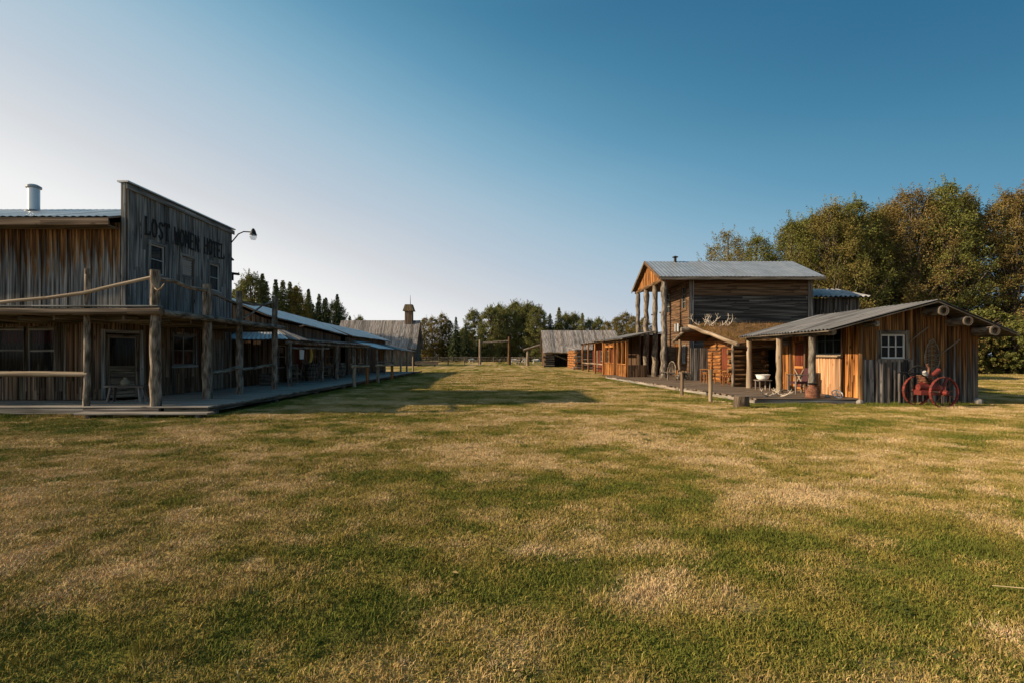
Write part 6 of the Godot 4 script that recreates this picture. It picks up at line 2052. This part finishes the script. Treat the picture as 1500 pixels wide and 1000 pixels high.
func right_clutter() -> void:
	# chairs under the sod roof
	var c1 := twig_chair("log_chair", "orange log chair under the sod roof beside the grey screen", "orange_log", V(10.2, 0.2, 27.0), -1.9, "log chairs under the sod roof")
	copy(c1, V(10.25, 0.2, 24.0), -2.5, "orange log chair under the sod roof, the one nearer the shed", "log chairs under the sod roof")
	copy(c1, V(10.65, 0.2, 25.3), -1.6, "orange log chair against the sod cabin's wall between two others", "log chairs under the sod roof")
	var t := thing("side_table", "small orange plank table between the log chairs under the sod roof", "table", V(10.0, 0.2, 25.9))
	box_part(t, "table_top", "orange_board", V(9.75, 0.72, 25.9), V(10.25, 0.72, 25.9), Vector3(0, 0, 1), 0.5, 0.04)
	for s in [[-0.2, -0.18], [0.2, -0.18], [-0.2, 0.18], [0.2, 0.18]]:
		log_part(t, "leg", "orange_log", V(10.0 + s[0], 0.2, 25.9 + s[1]), V(10.0 + s[0], 0.7, 25.9 + s[1]), 0.03, 0.03, 2, 0.004, 7)
	# plank settle against the cabin wall, firewood, coiled ropes
	t = thing("settle", "orange plank settle with slatted back against the sod cabin's log wall", "bench", V(10.95, 0.2, 24.4))
	box_part(t, "seat", "orange_board", V(10.9, 0.62, 23.7), V(10.9, 0.62, 24.9), Vector3.RIGHT, 0.4, 0.04)
	for y in [0.8, 0.97, 1.14]:
		box_part(t, "back_slat", "orange_board", V(11.08, y, 23.7), V(11.08, y, 24.9), Vector3.UP, 0.12, 0.03)
	for d in [23.75, 24.85]:
		box_part(t, "leg", "orange_board", V(10.74, 0.2, d), V(10.74, 0.6, d), Vector3.RIGHT, 0.06, 0.06)
		box_part(t, "leg", "orange_board", V(11.06, 0.2, d), V(11.1, 1.22, d), Vector3.RIGHT, 0.05, 0.06)
	var row := 0
	for q in [[0, 5], [1, 4], [2, 3]]:
		for k in q[1]:
			var fm := MB.new()
			var fp := V(9.55 + 0.17 * k + 0.085 * q[0], 0.28 + 0.145 * q[0], 29.5)
			fm.tube([fp + Vector3(0, 0, 0.22), fp, fp - Vector3(0, 0, 0.22)], [0.08 * rr(0.85, 1.05), 0.08, 0.078], 8, tone(0.8, 1.1), 0.08, rng.randi(), Color(2.0, 1.7, 1.3), uvo())
			solo(fm, "firewood_log", "bark_log", fp - Vector3(0, 0.08, 0), "split firewood log stacked beside the grey screen, %s row up, %s along" % [ORD[row], ORD[k]], "firewood", "firewood stacked on the porch")
		row += 1
	for q in [[25.6, 1.65, 0.2, "larger"], [24.9, 1.7, 0.15, "smaller"]]:
		var cm := MB.new()
		for turn in 3:
			var cp := []
			var cr := []
			for k in 17:
				var a := TAU * k / 16.0
				cp.append(V(11.13 - 0.025 * turn, q[1] + (q[2] - 0.012 * turn) * 1.25 * cos(a), q[0] + q[2] * sin(a)))
				cr.append(0.016)
			cm.tube(cp, cr, 6, tone(0.8, 1.1))
		solo(cm, "coiled_rope", "hide", V(11.1, q[1], q[0]), "%s coil of rope hung on the sod cabin's log wall" % q[3], "rope", "ropes on the cabin wall")
	# bench with a hooped back before the tall house
	t = thing("twig_bench", "dark bent-twig bench in front of the tall house's nearest column", "bench", V(8.9, 0.2, 29.2))
	for d in [28.6, 29.0, 29.4, 29.8]:
		log_part(t, "seat_pole", "bark_log", V(8.65, 0.62, d), V(9.15, 0.62, d), 0.035, 0.035, 2, 0.006, 7)
	for d in [28.5, 29.9]:
		log_part(t, "leg", "bark_log", V(8.68, 0.2, d), V(8.68, 0.82, d), 0.035, 0.03, 2, 0.006, 7)
		log_part(t, "leg", "bark_log", V(9.12, 0.2, d), V(9.12, 0.9, d), 0.035, 0.03, 2, 0.006, 7)
		log_part(t, "frame_pole", "bark_log", V(8.68, 0.58, d), V(9.12, 0.58, d), 0.03, 0.03, 2, 0.006, 7)
	var mb := MB.new()
	var pts := []
	var rad := []
	for k in 11:
		var a := PI * k / 10.0
		pts.append(V(9.14, 0.7 + 0.55 * sin(a), 29.2 - 0.72 * cos(a)))
		rad.append(0.03)
	mb.tube(pts, rad, 7, Color.WHITE)
	part(mb, "back_hoop", "bark_log", t)
	for k in 5:
		var d := 28.8 + k * 0.2
		log_part(t, "back_spindle", "bark_log", V(9.14, 0.62, d), V(9.14, 0.7 + 0.55 * sqrt(maxf(0.0, 1.0 - pow((d - 29.2) / 0.72, 2.0))), d), 0.018, 0.016, 2, 0.01, 6)
	# wash basin on its stand
	t = thing("wash_stand", "rough wooden stand with four legs under the white basin", "stand", V(10.1, 0.2, 20.6))
	for s in [[-0.2, -0.18], [0.2, -0.18], [-0.2, 0.18], [0.2, 0.18]]:
		box_part(t, "leg", "grey_slab", V(10.1 + s[0], 0.2, 20.6 + s[1]), V(10.1 + s[0], 0.58, 20.6 + s[1]), Vector3.RIGHT, 0.05, 0.05)
	box_part(t, "shelf", "grey_slab", V(9.84, 0.6, 20.6), V(10.36, 0.6, 20.6), Vector3(0, 0, 1), 0.46, 0.035)
	mb = MB.new()
	mb.lathe(V(10.1, 0.618, 20.6), [Vector2(0.0, 0.0), Vector2(0.16, 0.0), Vector2(0.22, 0.06), Vector2(0.26, 0.19), Vector2(0.285, 0.2), Vector2(0.285, 0.212), Vector2(0.25, 0.2), Vector2(0.2, 0.07), Vector2(0.0, 0.02)], 24, Color.WHITE)
	solo(mb, "basin", "enamel", V(10.1, 0.618, 20.6), "round white enamel wash basin on a wooden stand under the shed porch", "basin")
	# armchair with dark seat
	t = thing("armchair", "wooden armchair with dark maroon back on the shed porch", "chair", V(10.6, 0.2, 18.9))
	for s in [[-0.25, -0.25], [0.25, -0.25], [-0.25, 0.25], [0.25, 0.25]]:
		box_part(t, "leg", "grey_slab", V(10.6 + s[0], 0.2, 18.9 + s[1]), V(10.6 + s[0], 0.86, 18.9 + s[1]), Vector3.RIGHT, 0.06, 0.06)
	for s in [-0.25, 0.25]:
		box_part(t, "armrest", "grey_slab", V(10.3, 0.88, 18.9 + s), V(10.9, 0.88, 18.9 + s), Vector3(0, 0, 1), 0.09, 0.03)
	box_part(t, "seat", "maroon", V(10.34, 0.6, 18.9), V(10.86, 0.6, 18.9), Vector3(0, 0, 1), 0.44, 0.07)
	box_part(t, "backrest", "maroon", V(10.84, 0.64, 18.9), V(10.95, 1.12, 18.9), Vector3(0, 0, 1), 0.44, 0.06)
	# milk can
	t = thing("milk_can", "rusty metal milk can at the near edge of the plank deck", "milk can", V(9.9, 0.2, 16.85))
	mb = MB.new()
	mb.lathe(V(9.9, 0.2, 16.85), [Vector2(0.0, 0.0), Vector2(0.2, 0.0), Vector2(0.215, 0.02), Vector2(0.215, 0.27), Vector2(0.2, 0.31), Vector2(0.12, 0.38), Vector2(0.11, 0.43), Vector2(0.14, 0.46)], 22, Color.WHITE)
	part(mb, "body", "rust", t)
	mb = MB.new()
	mb.lathe(V(9.9, 0.66, 16.85), [Vector2(0.15, -0.01), Vector2(0.165, 0.02), Vector2(0.1, 0.035), Vector2(0.0, 0.045)], 22, Color.WHITE)
	part(mb, "lid", "iron", t)
	for s in [-1.0, 1.0]:
		mb = MB.new()
		mb.tube([V(9.9 + 0.13 * s, 0.58, 16.85), V(9.9 + 0.22 * s, 0.58, 16.85), V(9.9 + 0.225 * s, 0.5, 16.85), V(9.9 + 0.2 * s, 0.46, 16.85)], [0.012, 0.012, 0.012, 0.012], 6, Color.WHITE)
		part(mb, "handle", "rust", t)
	# small wheel leaning by the wall: spoked pulley
	t = thing("iron_pulley", "small spoked iron pulley lying on the deck under the pale slab wall", "pulley", V(10.75, 0.2, 16.9))
	mb = MB.new()
	pts = []
	rad = []
	for k in 17:
		var a := TAU * k / 16.0
		pts.append(V(10.75 + 0.17 * cos(a), 0.33 + 0.12 * sin(a), 16.9 + 0.1 * sin(a)))
		rad.append(0.018)
	mb.tube(pts, rad, 7, Color.WHITE)
	part(mb, "rim", "galvanised", t)
	for k in 6:
		var a := TAU * k / 6.0
		mb = MB.new()
		mb.tube([V(10.75, 0.33, 16.9), V(10.75 + 0.17 * cos(a), 0.33 + 0.12 * sin(a), 16.9 + 0.1 * sin(a))], [0.014, 0.012], 6, Color.WHITE)
		part(mb, "spoke", "galvanised", t)
	rock(V(10.45, 0.19, 16.95), 0.09, "fist-sized grey stone on the deck beside the small iron pulley")
	# chopping stump
	mb = MB.new()
	var dark := Color(0.55, 0.5, 0.46)
	mb.tube([V(7.0, -0.05, 15.6), V(7.0, 0.12, 15.6), V(7.0, 0.36, 15.6)], [0.26, 0.23, 0.22], 16, dark, 0.05, 3, Color(0.8, 0.75, 0.68))
	solo(mb, "stump", "bark_log", V(7.0, 0, 15.6), "dark round chopping stump on the grass before the plank deck", "stump")
	# two lone posts on the grass
	for p in [[6.64, 20.0, 0.95, "lone wooden post on the grass by the deck, the farther one"], [6.64, 17.1, 1.14, "lone wooden post on the grass by the deck, the nearer taller one"]]:
		mb = MB.new()
		mb.tube(crooked(V(p[0], -0.05, p[1]), V(p[0], p[2], p[1]), 4, 0.012), radii(4, 0.07, 0.062), 10, Color(1.0, 0.95, 0.85), 0.05, rng.randi(), Color(1.3, 1.2, 1.1), uvo())
		solo(mb, "wooden_post", "umber_board" if p[1] > 18.0 else "peeled_log", V(p[0], 0, p[1]), p[3], "post", "lone posts beside the plank deck")
	# a dry stalk on the lawn
	mb = MB.new()
	mb.tube([V(3.25, 0.045, 3.46), V(3.45, 0.05, 3.40), V(3.62, 0.04, 3.32)], [0.003, 0.004, 0.003], 6, Color.WHITE)
	solo(mb, "dry_stalk", "straw", V(3.3, 0.04, 3.42), "long pale dry stalk lying on the lawn near the picture's edge", "stalk")


# ------------------------------------------------------------------ the far end
func far_end() -> void:
	var out := Vector3(1, 0, 0)
	var fwd := Vector3(0, 0, 1)
	var t := thing("chapel", "long plank-roofed chapel with small belfry at the far end of the row", "building", V(-20.5, 0, 77.5))
	var w := wall(V(-26.5, 0.0, 77.5), V(-14.9, 0.0, 77.5), fwd, [2.7])
	var n := part(slab(w, 0.15), "front_wall", "sheathing", t)
	boards(n, w, "dark_board", 0.35)
	w = wall(V(-14.9, 0.0, 77.5), V(-14.9, 0.0, 83.5), out, [[0.0, 2.7], [3.0, 6.7], [6.0, 2.7]])
	n = part(slab(w, 0.15), "gable_wall", "sheathing", t)
	boards(n, w, "dark_board", 0.35)
	w = wall(V(-26.5, 0.0, 83.5), V(-14.9, 0.0, 83.5), -fwd, [2.7])
	part(slab(w, 0.15), "back_wall", "dark_board", t)
	plank_roof(t, V(-26.9, 2.5, 77.0), V(-14.4, 2.5, 77.0), V(-26.9, 7.0, 80.5), V(-14.4, 7.0, 80.5), 0.27, "roof_plank", 0.15)
	plank_roof(t, V(-26.9, 2.5, 84.0), V(-14.4, 2.5, 84.0), V(-26.9, 7.0, 80.5), V(-14.4, 7.0, 80.5), 0.27, "roof_plank", 0.15)
	var mb := MB.new()
	mb.timber(V(-16.2, 6.4, 80.5), V(-16.2, 8.5, 80.5), Vector3.RIGHT, 1.15, 1.15, Color.WHITE, uvo(), 0.03)
	var bel := part(mb, "belfry", "umber_board", t)
	mb = MB.new()
	mb.hexa([V(-17.05, 8.45, 79.65), V(-15.35, 8.45, 79.65), V(-15.35, 8.45, 81.35), V(-17.05, 8.45, 81.35), V(-16.75, 9.5, 79.95), V(-15.65, 9.5, 79.95), V(-15.65, 9.5, 81.05), V(-16.75, 9.5, 81.05)], Color(0.9, 0.95, 0.8), uvo())
	part(mb, "belfry_cap", "umber_board", bel)
	mb = MB.new()
	mb.tube([V(-16.0, 9.45, 80.5), V(-16.0, 11.0, 80.5)], [0.06, 0.02], 6, Color.WHITE)
	part(mb, "spire", "iron", bel)
	mb = MB.new()
	mb.timber(V(-22.0, 3.8, 78.0), V(-22.0, 4.9, 78.0), Vector3.RIGHT, 1.1, 0.9, Color.WHITE, uvo(), 0.03)
	part(mb, "roof_box", "charcoal_board", t)
	# gateway
	t = thing("log_gateway", "tall log gateway with crossbeam standing in the meadow", "gateway", V(-3.0, 0, 88.0))
	log_part(t, "post", "peeled_log", V(-5.5, 0, 88), V(-5.5, 4.25, 88), 0.22, 0.19, 5, 0.03, 10)
	log_part(t, "post", "wall_log", V(-0.5, 0, 88), V(-0.5, 4.75, 88), 0.22, 0.19, 5, 0.03, 10)
	log_part(t, "crossbeam", "bark_log", V(-5.2, 3.72, 88), V(-0.6, 4.0, 88), 0.16, 0.15, 5, 0.03, 10)
	# leaning log on a post beside the barn
	t = thing("log_brace", "slanting log propped on a pale post beside the barn", "log frame", V(2.6, 0, 78.0))
	log_part(t, "post", "peeled_log", V(2.4, 0, 78), V(2.4, 2.2, 78), 0.24, 0.22, 4, 0.03, 10)
	log_part(t, "slanting_log", "bark_log", V(1.7, 2.35, 78), V(4.8, 3.3, 78), 0.19, 0.17, 4, 0.03, 10)
	# fences
	fence([V(-14.2, 0, 80.0), V(-10.5, 0, 84.0), V(-8.0, 0, 86.0), V(-5.8, 0, 88.0)], "rail fence between the chapel and the log gateway")
	fence([V(-0.2, 0, 88.0), V(1.2, 0, 84.0), V(2.2, 0, 79.0)], "rail fence between the log gateway and the barn")
	fence([V(-28.0, 0, 112.0), V(-19.0, 0, 112.0), V(-10.0, 0, 112.0), V(-1.0, 0, 111.0), V(8.0, 0, 111.0), V(17.0, 0, 112.0)], "long low rail fence far across the meadow before the trees")
	# animals by the fence
	var herd := [[-2.1, 92.0, "dark_fleece", 1.9, "dark animal standing by the gateway's right post, head to the grass"], [0.3, 93.0, "fleece", 0.3, "white animal grazing just past the gateway"], [1.3, 94.0, "dark_fleece", 2.6, "dark animal between two white ones near the barn"], [2.6, 92.5, "fleece", 3.4, "white animal grazing in front of the slanting log"], [4.3, 93.5, "fleece", 0.1, "white animal nearest the barn wall"], [-8.3, 104.0, "fleece", 0.5, "lone white animal far out in the meadow left of the gateway"]]
	for h in herd:
		goat(V(h[0], 0, h[1]), h[2], h[3], h[4])
	# feeding troughs by the chapel
	t = thing("trough", "low dark wooden trough on the grass beside the chapel", "trough", V(-12.4, 0, 74.0))
	box_part(t, "side", "dark_board", V(-14.0, 0.5, 73.7), V(-10.8, 0.5, 73.7), Vector3.UP, 0.5, 0.08)
	box_part(t, "side", "dark_board", V(-14.0, 0.5, 74.5), V(-10.8, 0.5, 74.5), Vector3.UP, 0.5, 0.08)
	box_part(t, "bottom", "dark_board", V(-14.0, 0.28, 74.1), V(-10.8, 0.28, 74.1), fwd, 0.78, 0.06)
	for x in [-13.6, -11.2]:
		box_part(t, "leg", "dark_board", V(x, 0, 73.8), V(x, 0.3, 73.8), Vector3.RIGHT, 0.12, 0.12)
		box_part(t, "leg", "dark_board", V(x, 0, 74.4), V(x, 0.3, 74.4), Vector3.RIGHT, 0.12, 0.12)


func fence(pts: Array, label: String) -> void:
	var t := thing("rail_fence", label, "fence", pts[0])
	for k in pts.size() - 1:
		var a: Vector3 = pts[k]
		var b: Vector3 = pts[k + 1]
		var n := maxi(1, roundi((b - a).length() / 3.0))
		for j in n:
			var p := a.lerp(b, float(j) / n)
			var q := a.lerp(b, (j + 1.0) / n)
			log_part(t, "post", "bark_log", p, p + Vector3.UP * 1.35, 0.09, 0.08, 2, 0.01, 7)
			for y in [0.5, 0.85, 1.2]:
				log_part(t, "rail", "bark_log", p + Vector3.UP * y, q + Vector3.UP * (y + rr(-0.03, 0.03)), 0.05, 0.045, 2, 0.02, 6)
	log_part(t, "post", "bark_log", pts[-1], pts[-1] + Vector3.UP * 1.35, 0.09, 0.08, 2, 0.01, 7)


func goat(at: Vector3, mt: String, turn: float, label: String) -> void:
	var mb := MB.new()
	var q := Basis(Vector3.UP, turn)
	var f := func(x: float, y: float, z: float) -> Vector3: return at + q * Vector3(x, y, z)
	mb.tube([f.call(-0.52, 0.72, 0), f.call(-0.42, 0.72, 0), f.call(-0.1, 0.68, 0), f.call(0.25, 0.7, 0), f.call(0.45, 0.78, 0), f.call(0.62, 0.72, 0), f.call(0.76, 0.5, 0), f.call(0.84, 0.36, 0), f.call(0.9, 0.24, 0)], [0.06, 0.2, 0.25, 0.25, 0.2, 0.13, 0.1, 0.11, 0.05], 10, Color.WHITE)
	for s in [[0.36, 0.13], [0.36, -0.13]]:
		mb.tube([f.call(s[0], 0.66, s[1]), f.call(s[0] + 0.02, 0.34, s[1]), f.call(s[0], 0.0, s[1])], [0.085, 0.05, 0.035], 7, Color.WHITE)
	for s in [[-0.4, 0.13], [-0.4, -0.13]]:
		mb.tube([f.call(s[0], 0.68, s[1]), f.call(s[0] + 0.1, 0.46, s[1]), f.call(s[0] - 0.06, 0.28, s[1]), f.call(s[0] - 0.03, 0.0, s[1])], [0.11, 0.07, 0.045, 0.035], 7, Color.WHITE)
	mb.tube([f.call(-0.5, 0.8, 0), f.call(-0.62, 0.7, 0), f.call(-0.64, 0.55, 0)], [0.04, 0.035, 0.02], 6, Color.WHITE)
	for s in [-1.0, 1.0]:
		mb.tube([f.call(0.74, 0.5, 0.07 * s), f.call(0.72, 0.46, 0.2 * s)], [0.03, 0.012], 5, Color.WHITE)
	solo(mb, "animal", mt, at, label, "animal", "animals grazing behind the far fence")


# ------------------------------------------------------------------ sky
func sky_texture() -> ImageTexture:
	var w := 768
	var h := 384
	var im := Image.create(w, h, false, Image.FORMAT_RGBF)
	var ramp := [Vector3(0.024, 0.125, 0.25), Vector3(0.06, 0.21, 0.35), Vector3(0.12, 0.305, 0.455), Vector3(0.225, 0.41, 0.55), Vector3(0.36, 0.50, 0.61), Vector3(0.48, 0.56, 0.645), Vector3(0.63, 0.655, 0.69), Vector3(0.82, 0.825, 0.825), Vector3(0.90, 0.895, 0.88)]
	var sun := SUN_DIR.normalized()
	for y in h:
		var el := PI * (0.5 - (y + 0.5) / h)
		for x in w:
			var az := TAU * (x + 0.5) / w
			var dir := Vector3(sin(az) * cos(el), sin(el), -cos(az) * cos(el))
			var c := dir.dot(sun)
			var e := maxf(rad_to_deg(el), 0.0)
			var t := 1.17 + 0.10 * exp(-e / 8.0) - 0.035 * minf(e, 34.0) - 0.008 * maxf(e - 34.0, 0.0) + 0.72 * c
			t = 0.12 * log(1.0 + exp(t / 0.12)) + 0.012 * na.get_noise_3d(dir.x * 1.6, dir.y * 7.0, dir.z * 1.6)
			var near := acos(clampf(c, -1, 1))
			t = clampf(t, 0.0, 1.333)
			var f := t * 6.0
			var i := mini(int(f), 7)
			var col: Vector3 = ramp[i].lerp(ramp[i + 1], f - i)
			col += Vector3(0.9, 0.82, 0.68) * (exp(-near * near / 0.09) * 0.6 + 0.9 * exp(-near / 0.22))
			im.set_pixel(x, y, Color(col.x, col.y, col.z))
	return ImageTexture.create_from_image(im)


func _ready() -> void:
	rng.seed = 4711
	lawn_setup()
	# camera
	var cam := Camera3D.new()
	cam.name = "camera"
	cam.projection = Camera3D.PROJECTION_FRUSTUM
	cam.near = 0.1
	cam.far = 3000.0
	cam.size = 0.1 * 1000.0 / 750.0
	cam.frustum_offset = Vector2(0, 0.1 * 20.0 / 750.0)
	cam.position = Vector3(0, 1.6, 0)
	add_child(cam)
	cam.current = true
	# sky and exposure
	var env := Environment.new()
	env.background_mode = Environment.BG_SKY
	var sky := Sky.new()
	var sm := PanoramaSkyMaterial.new()
	sm.panorama = sky_texture()
	sky.sky_material = sm
	env.sky = sky
	env.background_energy_multiplier = 0.66
	env.ambient_light_source = Environment.AMBIENT_SOURCE_SKY
	env.tonemap_mode = Environment.TONE_MAPPER_LINEAR
	env.tonemap_exposure = 1.6
	env.sdfgi_enabled = true
	env.ssao_enabled = true
	env.ssil_enabled = true
	var we := WorldEnvironment.new()
	we.name = "world"
	we.environment = env
	add_child(we)
	# low sun from the left
	var sun := DirectionalLight3D.new()
	sun.name = "sun"
	sun.light_color = Color(1.0, 0.90, 0.76)
	sun.light_energy = 1.5
	sun.light_angular_distance = 0.6
	sun.shadow_enabled = true
	add_child(sun)
	sun.look_at_from_position(SUN_DIR * 50.0, Vector3.ZERO)
	# the place
	materials()
	ground()
	boardwalk()
	right_deck()
	hotel()
	left_row()
	tall_house()
	sod_cabin()
	right_shed()
	trading_post()
	far_end()
	trees()
	bench_things()
	tractor()
	right_clutter()
	grass()
	weeds()
